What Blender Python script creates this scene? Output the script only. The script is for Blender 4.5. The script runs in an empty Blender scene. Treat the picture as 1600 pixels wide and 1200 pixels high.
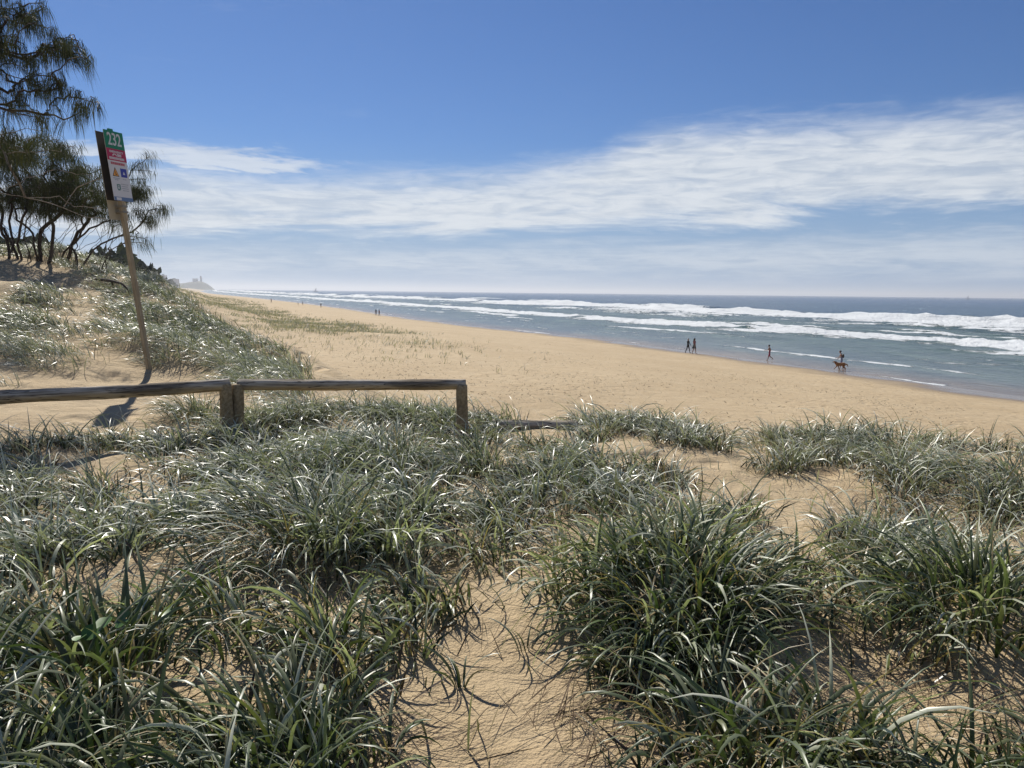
import bpy, bmesh, math, random
import numpy as np
from mathutils import Vector, Matrix
rad = math.radians
scene = bpy.context.scene
COL = scene.collection
random.seed(7)
RNG = np.random.default_rng(7)

# ------------------------------------------------------------------ camera
F = 1202.0                                    # focal length in photo pixels (1600 wide)
CAMZ = 7.0
cam_d = bpy.data.cameras.new('camera'); cam = bpy.data.objects.new('camera', cam_d); COL.objects.link(cam)
cam_d.sensor_width = 36; cam_d.lens = F / 1600 * 36; cam_d.clip_start = .05; cam_d.clip_end = 60000
CAMROT = (Matrix.Rotation(rad(90 - 6.8), 4, 'X') @ Matrix.Rotation(rad(.63), 4, 'Z'))
cam.matrix_world = Matrix.Translation((0, 0, CAMZ)) @ CAMROT
scene.camera = cam
R3 = np.array(CAMROT.to_3x3())
def ray(px, py):
    d = R3 @ np.array(((px - 800) / F, -(py - 600) / F, -1.0)); return d
def at_y(px, py, y):                          # point on the pixel's ray at forward distance y
    d = ray(px, py); return np.array((0, 0, CAMZ)) + d * (y / d[1])
def to_px(P):                                 # world points (N,3) -> photo pixels
    c = (np.asarray(P) - np.array((0, 0, CAMZ))) @ R3
    z = np.minimum(c[..., 2], -1e-4)
    return 800 + F * c[..., 0] / -z, 600 - F * c[..., 1] / -z

# ------------------------------------------------------------------ sun, sky, exposure
SUN_EL, SUN_AZ = 43.0, -25.0                  # azimuth from +Y towards +X
sd = bpy.data.lights.new('sun', 'SUN'); so = bpy.data.objects.new('sun', sd); COL.objects.link(so)
sd.energy = 5.0; sd.angle = rad(.53); sd.color = (1, .95, .87)
sv = Vector((math.sin(rad(SUN_AZ)) * math.cos(rad(SUN_EL)), math.cos(rad(SUN_AZ)) * math.cos(rad(SUN_EL)), math.sin(rad(SUN_EL))))
so.rotation_euler = sv.to_track_quat('Z', 'Y').to_euler()
scene.view_settings.view_transform = 'Standard'; scene.view_settings.look = 'None'
scene.view_settings.exposure = 0.18; scene.view_settings.gamma = 1
scene.cycles.use_denoising = True
scene.cycles.max_bounces = 6; scene.cycles.volume_bounces = 0; scene.cycles.transparent_max_bounces = 8
scene.cycles.caustics_reflective = False; scene.cycles.caustics_refractive = False

class NT:
    """small node-tree helper"""
    def __init__(s, tree): s.t = tree; s.n = tree.nodes; s.l = tree.links
    def new(s, typ, **kw):
        nd = s.n.new(typ)
        for k, v in kw.items(): setattr(nd, k, v)
        return nd
    def set(s, sock, v):
        if isinstance(v, bpy.types.NodeSocket): s.l.new(v, sock)
        elif v is not None:
            if hasattr(sock, 'default_value') and not isinstance(v, (int, float)) and len(v) == 3 and sock.type == 'RGBA': v = (*v, 1)
            sock.default_value = v
    def math(s, op, a, b=None, c=None, clamp=False):
        nd = s.new('ShaderNodeMath', operation=op); nd.use_clamp = clamp
        for i, v in enumerate((a, b, c)):
            if v is not None: s.set(nd.inputs[i], v)
        return nd.outputs[0]
    def sstep(s, v, lo, hi, a=0.0, b=1.0, kind='SMOOTHSTEP'):
        nd = s.new('ShaderNodeMapRange', interpolation_type=kind)
        s.set(nd.inputs[0], v); s.set(nd.inputs[1], lo); s.set(nd.inputs[2], hi); s.set(nd.inputs[3], a); s.set(nd.inputs[4], b)
        return nd.outputs[0]
    def mix(s, f, a, b, mode='MIX'):
        nd = s.new('ShaderNodeMix', data_type='RGBA', blend_type=mode)
        s.set(nd.inputs[0], f); s.set(nd.inputs[6], a); s.set(nd.inputs[7], b)
        return nd.outputs[2]
    def noise(s, vec, scale, detail=3, rough=.55, dist=0.0, out=0, lac=2.0):
        nd = s.new('ShaderNodeTexNoise'); s.set(nd.inputs['Vector'], vec); s.set(nd.inputs['Scale'], scale)
        nd.inputs['Detail'].default_value = detail; nd.inputs['Roughness'].default_value = rough
        nd.inputs['Distortion'].default_value = dist; nd.inputs['Lacunarity'].default_value = lac
        return nd.outputs[out]
    def mapping(s, vec, scale=(1, 1, 1), loc=(0, 0, 0), rot=(0, 0, 0)):
        nd = s.new('ShaderNodeMapping'); s.set(nd.inputs[0], vec); nd.inputs[1].default_value = loc
        nd.inputs[2].default_value = rot; nd.inputs[3].default_value = scale; return nd.outputs[0]
    def curve(s, v, pts):
        nd = s.new('ShaderNodeFloatCurve'); cv = nd.mapping.curves[0]
        cv.points[0].location = pts[0]; cv.points[-1].location = pts[-1]
        for p in pts[1:-1]: cv.points.new(*p)
        nd.mapping.use_clip = False; nd.mapping.update(); s.set(nd.inputs[1], v); return nd.outputs[0]
    def bump(s, h, strength, dist=.1):
        nd = s.new('ShaderNodeBump'); nd.inputs['Strength'].default_value = strength
        nd.inputs['Distance'].default_value = dist; s.set(nd.inputs['Height'], h); return nd.outputs[0]

world = bpy.data.worlds.new('World'); scene.world = world; world.use_nodes = True
W = NT(world.node_tree); W.n.clear()
sky = W.new('ShaderNodeTexSky', sky_type='NISHITA'); sky.sun_disc = False
sky.sun_elevation = rad(SUN_EL); sky.sun_rotation = rad(SUN_AZ); sky.altitude = 0
sky.air_density = 1.0; sky.dust_density = .15; sky.ozone_density = 3.5
dirv = W.new('ShaderNodeTexCoord').outputs['Generated']
sp = W.new('ShaderNodeSeparateXYZ'); W.set(sp.inputs[0], dirv)
dx, dy, dz = sp.outputs
hyp = W.math('SQRT', W.math('ADD', W.math('MULTIPLY', dx, dx), W.math('MULTIPLY', dy, dy)))
tanel = W.math('DIVIDE', dz, W.math('MAXIMUM', hyp, .02))
az = W.math('ARCTAN2', dx, dy)
azn = W.sstep(az, -.9, .9, kind='LINEAR')
def tel(px, py):
    d = ray(px, py); return ((math.atan2(d[0], d[1]) + .9) / 1.8, d[2] / math.hypot(d[0], d[1]))
# cloud layer coordinates on a flat deck (world anchored)
zc = W.math('MAXIMUM', W.math('ADD', dz, .035), .02)
cmb = W.new('ShaderNodeCombineXYZ'); W.set(cmb.inputs[0], W.math('DIVIDE', dx, zc)); W.set(cmb.inputs[1], W.math('DIVIDE', dy, zc))
deck = cmb.outputs[0]
wv = W.new('ShaderNodeVectorMath', operation='ADD'); W.set(wv.inputs[0], deck)
ws = W.new('ShaderNodeVectorMath', operation='SCALE'); W.set(ws.inputs[0], W.noise(W.mapping(deck, (.25, .25, 1)), 1.0, 3, out=1)); ws.inputs['Scale'].default_value = 1.6; W.set(wv.inputs[1], ws.outputs[0])
n1 = W.noise(W.mapping(wv.outputs[0], (.32, .5, 1), (3.1, 1.7, 0)), 1.0, 12, .62, .2)
n2 = W.noise(W.mapping(wv.outputs[0], (1.5, 1.9, 1), (7.3, 4.2, 0)), 1.3, 10, .66, .3)
n3 = W.noise(W.mapping(dirv, (1, 1, 6.5), rot=(0, .10, 0)), 4.2, 10, .60, .9)
n4 = W.noise(W.mapping(dirv, (1, 1, 5.5), rot=(0, .12, 0)), 17.0, 9, .60, .8)
nn = W.math('ADD', W.math('MULTIPLY', n1, .28), W.math('ADD', W.math('MULTIPLY', n2, .15), W.math('ADD', W.math('MULTIPLY', n3, .38), W.math('MULTIPLY', n4, .19))))
nz = W.math('MULTIPLY', W.math('SUBTRACT', nn, .5), 1.9)
def band(top, bot, ft, fb):
    T = W.curve(azn, [(0, tel(*top[0])[1])] + [tel(*p) for p in top] + [(1, tel(*top[-1])[1])])
    B = W.curve(azn, [(0, tel(*bot[0])[1])] + [tel(*p) for p in bot] + [(1, tel(*bot[-1])[1])])
    te = W.math('ADD', tanel, W.math('MULTIPLY', W.math('SUBTRACT', n3, .5), .09))
    up = W.sstep(W.math('SUBTRACT', T, te), -ft, ft)
    lo = W.sstep(W.math('SUBTRACT', te, B), -fb, fb)
    return W.math('MULTIPLY', up, lo)
m_main = band([(0, 265), (250, 264), (520, 272), (800, 262), (930, 240), (980, 215), (1250, 190), (1600, 168)],
              [(0, 372), (300, 370), (700, 362), (900, 352), (1200, 340), (1600, 325)], .046, .030)
m_up = W.math('MULTIPLY', band([(0, 205), (150, 212), (350, 222), (520, 238), (700, 245)], [(0, 255), (300, 252), (520, 246), (700, 247)], .012, .012),
              W.sstep(az, -.05, -.3))
m_low = band([(0, 382), (500, 380), (1000, 374), (1600, 350)], [(0, 440), (800, 440), (1600, 436)], .02, .03)
c_main = W.sstep(W.math('ADD', W.math('MULTIPLY', m_main, .80), nz), .14, .86)
c_up = W.sstep(W.math('ADD', W.math('MULTIPLY', m_up, .50), nz), .22, .52, 0, .8)
c_low = W.sstep(W.math('ADD', W.math('MULTIPLY', m_low, .60), nz), .12, .80, 0, .62)
c_unseen = W.math('MULTIPLY', W.sstep(nz, .0, .28, 0, .7), W.sstep(W.math('ABSOLUTE', az), .8, 1.4))  # unseen clouds outside the view, cover raised to add white fill light
cloud = W.math('MAXIMUM', W.math('MAXIMUM', c_main, c_up), W.math('MAXIMUM', c_low, c_unseen))
cloud = W.math('MULTIPLY', cloud, W.sstep(dz, .0, .03))
shade = W.sstep(W.math('ADD', n4, W.math('ADD', W.math('MULTIPLY', n2, .6), W.math('MULTIPLY', n3, .8))), .95, 1.4)
ccol = W.mix(shade, (9.4, 10.6, 12.2), (13.2, 13.9, 14.7))
# sky body: Nishita, slightly deepened towards the photograph's blue
skyc = W.mix(1.0, sky.outputs[0], (.62, .89, 1.30), 'MULTIPLY')
skyc = W.mix(W.sstep(tanel, .20, .0, 0, .92), skyc, (5.0, 7.3, 10.8))
full = W.mix(W.math('MULTIPLY', cloud, .93), skyc, ccol)
bg = W.new('ShaderNodeBackground'); W.set(bg.inputs[0], full); bg.inputs[1].default_value = .05
wo = W.new('ShaderNodeOutputWorld'); W.l.new(bg.outputs[0], wo.inputs[0])

# ------------------------------------------------------------------ numpy noise
def _hash(ix, iy, seed):
    n = (ix.astype(np.int64) * 374761393 + iy.astype(np.int64) * 668265263 + seed * 974634777) & 0xffffffff
    n = ((n ^ (n >> 13)) * 1274126177) & 0xffffffff
    return ((n ^ (n >> 16)) & 0xffffff) / float(0xffffff) * 2 - 1
def vnoise(x, y, seed=0):
    x = np.asarray(x, float); y = np.asarray(y, float)
    ix = np.floor(x); iy = np.floor(y); fx = x - ix; fy = y - iy
    ux = fx * fx * fx * (fx * (fx * 6 - 15) + 10); uy = fy * fy * fy * (fy * (fy * 6 - 15) + 10)
    a = _hash(ix, iy, seed); b = _hash(ix + 1, iy, seed); c = _hash(ix, iy + 1, seed); d = _hash(ix + 1, iy + 1, seed)
    return (a + (b - a) * ux) * (1 - uy) + (c + (d - c) * ux) * uy
def fbm(x, y, octv=4, seed=0, gain=.5):
    s = 0; a = 1; tot = 0
    for o in range(octv):
        s = s + a * vnoise(x * 2 ** o + 17.3 * o, y * 2 ** o - 9.1 * o, seed + o); tot += a; a *= gain
    return s / tot
def sm(a, b, x):
    t = np.clip((np.asarray(x, float) - a) / (b - a), 0, 1); return t * t * (3 - 2 * t)

# ------------------------------------------------------------------ lie of the land
_sy = np.array((-400, -200, 0, 55, 71, 97, 127, 150, 202, 290, 427, 700, 1200, 2500, 5200, 9000, 40000.))
_sx = np.array((190, 122, 54, 36.5, 30.6, 21.5, 9.5, -4, -27, -60, -117, -240, -470, -1010, -2060, -5000, -30000.))
def shore(y):
    y = np.asarray(y, float); w = np.clip(np.abs(y) * .10, 6, 200)
    return sum(np.interp(y + k * w, _sy, _sx) for k in (-1, -.6, -.2, .2, .6, 1)) / 6
def shore_cos(y):
    e = 2 + np.abs(y) * .03; return 1 / np.sqrt(1 + ((shore(y + e) - shore(y - e)) / (2 * e)) ** 2)
BROW = np.array([(60, -6), (30, 5), (8, 9.4), (3, 10.2), (0, 10.6), (-3, 12), (-4.8, 15), (-8, 19.5), (-11.5, 24.5), (-15, 30), (-18, 34), (-26, 44), (-60, 75.)])
def brow_sd(x, y):                            # signed distance to the dune's edge, + on the beach side
    x = np.asarray(x, float); y = np.asarray(y, float)
    best = np.full(x.shape, 1e9); sgn = np.ones(x.shape)
    for a, b in zip(BROW[:-1], BROW[1:]):
        ex, ey = b - a; L2 = ex * ex + ey * ey
        t = np.clip(((x - a[0]) * ex + (y - a[1]) * ey) / L2, 0, 1)
        qx = x - a[0] - t * ex; qy = y - a[1] - t * ey; d = np.hypot(qx, qy)
        c = ex * (y - a[1]) - ey * (x - a[0]); up = d < best
        best = np.where(up, d, best); sgn = np.where(up, np.where(c < 0, 1, -1), sgn)
    return best * sgn
MOUNDS = []                                   # (x, y, radius, height): sand caught under big tussocks
def H(x, y):
    x = np.asarray(x, float); y = np.asarray(y, float)
    s = (shore(y) - x) * shore_cos(y)
    s = s + 1.5 * fbm(x / 30, y / 30, 2, 40) * sm(8, 30, s)
    zb = np.interp(s, (-600, -60, -20, 0, 6, 12, 22, 30, 40, 50, 60, 75, 90, 130, 400, 6000),
                   (-12, -1.5, -.5, 0, .26, .62, 1.45, 2.0, 2.45, 2.75, 3.1, 4.2, 5.2, 6.5, 7, 7))
    zb = zb + 3.6 * sm(44, 64, s + 6 * fbm(x / 22, y / 40, 3, 5)) * sm(70, 135, y)
    zb = zb + sm(20, 40, s) * (.16 * fbm(x / 9, y / 9, 3, 11)) + sm(30, 46, s) * sm(60, 90, y) * .45 * fbm(x / 6, y / 8, 3, 3)
    u = (x + 5) * -.65 + (y - 13) * .76
    zd = 5.32 + .5 * (np.sqrt((.13 * u) ** 2 + .04) + .13 * u) - .1
    zd = np.where(zd > 7.6, 7.6 + .55 * np.tanh((zd - 7.6) / .55), zd)
    zd = zd + .15 * fbm(x / 1.7, y / 1.7, 3, 21) + .25 * fbm(x / 5, y / 5, 2, 23) * sm(10, 16, y - x * .3)
    row = fbm((x * .55 + y * .83) / 1.5, (x * .83 - y * .55) / 5, 2, 44)
    zd = zd + .32 * sm(-.1, .55, row) * sm(13, 17, y - .35 * x)
    zd = zd - .035 * np.clip(x, 0, 12) * sm(3, 8, y) * .6
    sd_ = brow_sd(x, y) + .6 * fbm(x / 3, y / 3, 2, 31)
    w = 1 - sm(-.8, 8.5, sd_)
    z = zb + (np.maximum(zd, zb) - zb) * w
    for mx, my, mr, mh in MOUNDS: z = z + mh * np.exp(-((x - mx) ** 2 + (y - my) ** 2) / mr ** 2)
    rip = np.exp(-np.hypot(x, y) / 25)
    return z + rip * (.03 * fbm(x / .35, y / .35, 2, 51))
def ground_at(px, py, tmax=6000):
    d = ray(px, py); t = np.concatenate((np.linspace(1.2, 60, 1200), np.geomspace(60.2, tmax, 1500)))
    z = CAMZ + d[2] * t - H(d[0] * t, d[1] * t); i = int(np.argmax(z < 0))
    if z[i] >= 0: i = len(t) - 1
    tt = t[i] if i == 0 else t[i - 1] + (t[i] - t[i - 1]) * z[i - 1] / (z[i - 1] - z[i])
    return np.array((d[0] * tt, d[1] * tt, float(H(d[0] * tt, d[1] * tt))))
for px, py, r, h in ((1010, 935, .75, .20), (430, 860, .8, .14), (1500, 960, .7, .16), (640, 830, .5, .10), (1400, 760, .9, .16), (560, 745, .9, .12), (200, 900, .8, .10)):
    g = ground_at(px, py); MOUNDS.append((g[0], g[1], r, h))

# ------------------------------------------------------------------ mesh helpers
def link(o, parent=None, **props):
    COL.objects.link(o)
    if parent is not None: o.parent = parent
    for k, v in props.items(): o[k] = v
    return o
def mesh_np(name, verts, quads, mat=None, attrs=None, smooth=True, parent=None, **props):
    """verts (N,3), quads (M,4) numpy -> one object; attrs {name: (N,) or (N,3)}"""
    me = bpy.data.meshes.new(name); v = np.ascontiguousarray(verts, np.float32); q = np.ascontiguousarray(quads, np.int32)
    k = q.shape[1]
    me.vertices.add(len(v)); me.vertices.foreach_set('co', v.ravel())
    me.loops.add(q.size); me.loops.foreach_set('vertex_index', q.ravel())
    me.polygons.add(len(q)); me.polygons.foreach_set('loop_start', np.arange(0, q.size, k, dtype=np.int32))
    try: me.polygons.foreach_set('loop_total', np.full(len(q), k, np.int32))
    except Exception: pass
    me.update(calc_edges=True)
    if smooth: me.polygons.foreach_set('use_smooth', np.ones(len(q), bool))
    for an, av in (attrs or {}).items():
        av = np.asarray(av, np.float32)
        if av.ndim == 1:
            a = me.attributes.new(an, 'FLOAT', 'POINT'); a.data.foreach_set('value', av)
        else:
            a = me.attributes.new(an, 'FLOAT_COLOR', 'POINT')
            a.data.foreach_set('color', np.concatenate((av, np.ones((len(av), 1), np.float32)), 1).ravel())
    me.validate(clean_customdata=False)
    if mat: me.materials.append(mat)
    return link(bpy.data.objects.new(name, me), parent, **props)
def bm_obj(name, bm, mat=None, parent=None, smooth=False, **props):
    me = bpy.data.meshes.new(name); bm.normal_update(); bm.to_mesh(me); bm.free()
    if mat:
        for m in (mat if isinstance(mat, (list, tuple)) else [mat]): me.materials.append(m)
    if smooth: me.polygons.foreach_set('use_smooth', np.ones(len(me.polygons), bool))
    return link(bpy.data.objects.new(name, me), parent, **props)
def empty(name, loc=(0, 0, 0), **props):
    o = bpy.data.objects.new(name, None); o.location = loc; return link(o, None, **props)
def box_bm(bm, c, size, bevel=0):
    r = bmesh.ops.create_cube(bm, size=1, matrix=Matrix.Translation(c) @ Matrix.Diagonal((*size, 1)))
    if bevel: bmesh.ops.bevel(bm, geom=list({e for v in r['verts'] for e in v.link_edges}), offset=bevel, segments=2, affect='EDGES')
    return bm
def grid_quads(nu, nv, wrap=False):
    i = np.arange(nu - 1)[:, None]; j = np.arange(nv if wrap else nv - 1)[None, :]; j2 = (j + 1) % nv
    return np.stack((i * nv + j, i * nv + j2, (i + 1) * nv + j2, (i + 1) * nv + j), -1).reshape(-1, 4)
def tube_np(pts, radii, sides=8, jitter=0, seed=0, cap=True):
    P = np.asarray(pts, float); n = len(P); T = np.gradient(P, axis=0); T /= np.linalg.norm(T, axis=1)[:, None] + 1e-9
    ref = np.array((0, 0, 1.)) if abs(T[0][2]) < .9 else np.array((1., 0, 0))
    A = np.cross(T, ref); A /= np.linalg.norm(A, axis=1)[:, None] + 1e-9; B = np.cross(T, A)
    an = np.linspace(0, 2 * np.pi, sides, endpoint=False); r = np.asarray(radii, float)[:, None, None] * np.ones((n, sides, 1))
    if jitter: r = r * (1 + jitter * np.random.default_rng(seed).normal(size=(n, sides, 1)))
    V = P[:, None] + r * (np.cos(an)[None, :, None] * A[:, None] + np.sin(an)[None, :, None] * B[:, None])
    return V.reshape(-1, 3), grid_quads(n, sides, True)
def join_np(parts):
    vs, qs, off = [], [], 0
    for v, q in parts: vs.append(v); qs.append(q + off); off += len(v)
    return np.concatenate(vs), np.concatenate(qs)

# ------------------------------------------------------------------ materials
def mat(name):
    m = bpy.data.materials.new(name); m.use_nodes = True; t = NT(m.node_tree); t.n.clear()
    out = t.new('ShaderNodeOutputMaterial'); p = t.new('ShaderNodeBsdfPrincipled'); t.l.new(p.outputs[0], out.inputs[0])
    return m, t, p, out
def simple(name, col, rough=.6, var=.15, scale=20, bump=0, metal=0, spec=.4):
    m, t, p, out = mat(name); co = t.new('ShaderNodeTexCoord').outputs['Object']
    n = t.noise(co, scale, 4); t.set(p.inputs['Base Color'], t.mix(n, tuple(c * (1 - var) for c in col), tuple(min(1, c * (1 + var)) for c in col)))
    p.inputs['Roughness'].default_value = rough; p.inputs['Metallic'].default_value = metal; p.inputs['Specular IOR Level'].default_value = spec
    if bump: t.set(p.inputs['Normal'], t.bump(n, bump, .02))
    return m

def sand_material():
    m, t, p, out = mat('sand'); pos = t.new('ShaderNodeNewGeometry').outputs['Position']
    xyz = t.new('ShaderNodeSeparateXYZ'); t.set(xyz.inputs[0], pos)
    big = t.noise(pos, .12, 4); mid = t.noise(pos, 1.3, 4); fine = t.noise(pos, 60, 3, .6); grain = t.noise(pos, 420, 2, .7)
    base = t.mix(t.sstep(big, .35, .65), (.455, .345, .195), (.52, .405, .24))
    base = t.mix(t.sstep(mid, .3, .75, 0, .55), base, (.39, .275, .14))
    base = t.mix(t.sstep(grain, .3, .7, 0, .5), base, (.52, .40, .26))
    base = t.mix(t.sstep(grain, .62, .75, 0, .6), base, (.20, .13, .07))
    vo = t.new('ShaderNodeTexVoronoi'); vo.feature = 'SMOOTH_F1'; vo.inputs['Scale'].default_value = 1.5
    vo.inputs['Smoothness'].default_value = .3; t.set(vo.inputs['Vector'], t.mix(.14, pos, t.noise(pos, 2.2, 2, out=1)))
    trod = t.sstep(t.noise(pos, .07, 3), .40, .60)
    pit_shade = t.math('MULTIPLY', t.sstep(vo.outputs['Distance'], .26, .10), t.math('ADD', t.math('MULTIPLY', trod, .75), .25))
    base = t.mix(t.math('MULTIPLY', pit_shade, t.sstep(t.noise(pos, .9, 2), .45, .6, 0, .75)), base, (.27, .185, .10))  # footprint hollows darkened: their shade is put into the sand colour
    # wet towards the water
    wz = t.math('ADD', xyz.outputs[2], t.math('MULTIPLY', t.math('SUBTRACT', t.noise(pos, .1, 3), .5), .5))
    wet = t.sstep(wz, .34, .05); base = t.mix(wet, base, (.19, .14, .09))
    t.set(p.inputs['Base Color'], base)
    t.set(p.inputs['Roughness'], t.sstep(wet, .55, 1, .92, .2, 'LINEAR')); p.inputs['Specular IOR Level'].default_value = .35
    # foot prints and wind scuffing
    pit = t.math('MULTIPLY', t.sstep(vo.outputs['Distance'], 0, .34), t.math('ADD', t.math('MULTIPLY', trod, .8), .2))
    h = t.math('ADD', t.math('MULTIPLY', pit, .13), t.math('ADD', t.math('MULTIPLY', mid, .13), t.math('MULTIPLY', fine, .022)))
    h = t.math('ADD', h, t.math('MULTIPLY', t.noise(t.mapping(pos, (1, 1, .2)), 7, 4), .06))
    h = t.math('MULTIPLY', h, t.sstep(wet, .2, .8, 1, .06))
    h = t.math('ADD', h, t.math('MULTIPLY', grain, .0015))
    b = t.new('ShaderNodeBump'); b.inputs['Strength'].default_value = .9; b.inputs['Distance'].default_value = 1.0
    t.set(b.inputs['Height'], h); t.set(p.inputs['Normal'], b.outputs[0])
    return m
M_SAND = sand_material()

def sea_material():
    m, t, p, out = mat('sea_water'); pos = t.new('ShaderNodeNewGeometry').outputs['Position']
    def attr(n): a = t.new('ShaderNodeAttribute'); a.attribute_name = n; return a.outputs['Fac']
    foam = attr('foam'); off = attr('offshore')
    patch = t.noise(t.mapping(pos, (.02, .012, 1)), 1.0, 4)
    sh = t.math('ADD', off, t.math('MULTIPLY', t.math('SUBTRACT', patch, .5), 70))
    c = t.mix(t.sstep(sh, 60, 240), (.058, .090, .072), (.012, .045, .076))
    c = t.mix(t.sstep(sh, 240, 900), c, (.008, .042, .098))
    c = t.mix(t.sstep(off, 34, 8), c, (.075, .098, .088)); c = t.mix(t.sstep(off, 9, 0), c, (.16, .125, .088))
    c = t.mix(t.sstep(t.noise(t.mapping(pos, (.16, .05, 1), rot=(0, 0, .35)), 1.0, 6, .65, .5), .42, .68, 0, .8), c, t.mix(1, c, (1.9, 1.8, 1.6), 'MULTIPLY'))
    n_f = t.noise(t.mapping(pos, (.55, .35, 1)), 1.0, 7, .68, .6); n_g = t.noise(pos, 2.3, 4, .6)
    fm = t.sstep(t.math('ADD', foam, t.math('MULTIPLY', t.math('SUBTRACT', n_f, .5), 1.5)), .42, .66)
    # white caps far out
    wc = t.noise(t.mapping(pos, (.06, .035, 1), rot=(0, 0, .3)), 1.0, 6, .66, .4)
    caps = t.math('MULTIPLY', t.sstep(wc, .655, .69), t.sstep(off, 170, 260, 0, .75))
    fm = t.math('MAXIMUM', fm, caps)
    fcol = t.mix(n_g, (.52, .56, .58), (.80, .81, .80))
    t.set(p.inputs['Base Color'], t.mix(fm, c, fcol)); t.set(p.inputs['Roughness'], t.sstep(fm, 0, 1, .22, .85, 'LINEAR'))
    p.inputs['IOR'].default_value = 1.33; p.inputs['Specular IOR Level'].default_value = .30
    w1 = t.noise(t.mapping(pos, (.9, .45, 1)), 1.0, 5, .62, .3); w2 = t.noise(t.mapping(pos, (.12, .06, 1)), 1.0, 4, .6)
    calm = t.sstep(off, 2, 34, .30, 1)
    h = t.math('MULTIPLY', t.math('ADD', t.math('MULTIPLY', w1, .55), t.math('MULTIPLY', w2, 1.1)), calm)
    h = t.math('ADD', h, t.math('MULTIPLY', t.math('MULTIPLY', n_f, fm), .55))
    b = t.new('ShaderNodeBump'); b.inputs['Strength'].default_value = .85; b.inputs['Distance'].default_value = 1.0
    t.set(b.inputs['Height'], h); t.set(p.inputs['Normal'], b.outputs[0])
    return m
M_SEA = sea_material()

def blade_material(name, rough=.36, trans=.12, spec=.48, sheen=0.0):
    m, t, p, out = mat(name); a = t.new('ShaderNodeAttribute'); a.attribute_name = 'col'
    pos = t.new('ShaderNodeNewGeometry').outputs['Position']
    c = t.mix(t.noise(pos, 30, 2), t.mix(1, a.outputs[0], (.8, .82, .8), 'MULTIPLY'), t.mix(1, a.outputs[0], (1.2, 1.16, 1.1), 'MULTIPLY'))
    t.set(p.inputs['Base Color'], c); p.inputs['Roughness'].default_value = rough; p.inputs['Specular IOR Level'].default_value = spec
    p.inputs['Sheen Weight'].default_value = sheen; p.inputs['Sheen Roughness'].default_value = .35   # silky hairs
    tr = t.new('ShaderNodeBsdfTranslucent'); t.set(tr.inputs[0], t.mix(1, c, (1.15, 1.3, .6), 'MULTIPLY'))
    mx = t.new('ShaderNodeMixShader'); mx.inputs[0].default_value = trans
    t.l.new(p.outputs[0], mx.inputs[1]); t.l.new(tr.outputs[0], mx.inputs[2]); t.l.new(mx.outputs[0], out.inputs[0])
    return m
M_BLADE = blade_material('grass_blade', sheen=.7)
M_STRAP = blade_material('green_strap_blade', .38, .24, .42, .15)
M_DRY = blade_material('dry_blade', .7, .1, .2)
M_NEEDLE = blade_material('casuarina_needles', .55, .22, .3)

def bark_material(name, a, b, scale=(14, 14, 3), bump=.5):
    m, t, p, out = mat(name); co = t.new('ShaderNodeTexCoord').outputs['Object']
    n = t.noise(t.mapping(co, scale), 1.0, 5, .65, .4); n2 = t.noise(co, 2.5, 3)
    c = t.mix(t.sstep(n, .35, .65), a, b); c = t.mix(t.sstep(n2, .4, .7, 0, .45), c, tuple(x * .6 for x in a))
    t.set(p.inputs['Base Color'], c); p.inputs['Roughness'].default_value = .85; p.inputs['Specular IOR Level'].default_value = .2
    t.set(p.inputs['Normal'], t.bump(n, bump, .03)); return m
M_BARK = bark_material('casuarina_bark', (.055, .042, .034), (.11, .09, .075))
M_LIMB = bark_material('pale_limb', (.16, .13, .10), (.27, .23, .19))

def log_material():
    m, t, p, out = mat('weathered_log'); co = t.new('ShaderNodeTexCoord').outputs['Object']
    g = t.noise(t.mapping(co, (1.2, 26, 26)), 1.0, 5, .65, .3); b2 = t.noise(t.mapping(co, (.7, 3, 3)), 1.0, 4)
    sp_ = t.new('ShaderNodeSeparateXYZ'); t.set(sp_.inputs[0], co)
    c = t.mix(t.sstep(g, .3, .7), (.20, .165, .12), (.58, .52, .43))
    c = t.mix(t.sstep(t.math('ADD', sp_.outputs[2], t.math('MULTIPLY', b2, .06)), .05, -.01, 0, .75), c, t.mix(g, (.33, .235, .12), (.46, .345, .19)))  # brown underside warmed further: yellowish sand bounce put into the colour
    c = t.mix(t.sstep(b2, .56, .70, 0, .75), c, (.09, .07, .05))
    ck = t.noise(t.mapping(co, (.9, 30, 30)), 1.0, 3, .5, .5); c = t.mix(t.sstep(t.math('ABSOLUTE', t.math('SUBTRACT', ck, .5)), .022, .006, 0, .85), c, (.03, .024, .018))
    t.set(p.inputs['Base Color'], c); p.inputs['Roughness'].default_value = .9; p.inputs['Specular IOR Level'].default_value = .12
    t.set(p.inputs['Normal'], t.bump(g, .7, .012)); return m
M_LOG = log_material()
M_POST = bark_material('fence_post_wood', (.25, .19, .11), (.42, .335, .21), (30, 30, 2.5), .6)

# ------------------------------------------------------------------ ground: one sheet, denser towards the camera
def build_ground():
    ang = np.concatenate((np.linspace(-180, -47, 45, endpoint=False), np.linspace(-47, 47, 360, endpoint=False), np.linspace(47, 180, 46, endpoint=False)))
    rr = np.concatenate(([.25, .6], np.geomspace(1.0, 14, 165, endpoint=False), np.geomspace(14, 110, 165, endpoint=False), np.geomspace(110, 14000, 90)))
    A, Rr = np.meshgrid(np.radians(ang), rr); X = Rr * np.sin(A); Y = Rr * np.cos(A); Z = H(X, Y)
    V = np.stack((X, Y, Z), -1).reshape(-1, 3)[:, :]
    q = grid_quads(len(rr), len(ang), True)[:, ::-1]
    me = mesh_np('ground', V, q, M_SAND, kind='structure')
    return me
build_ground()

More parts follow.
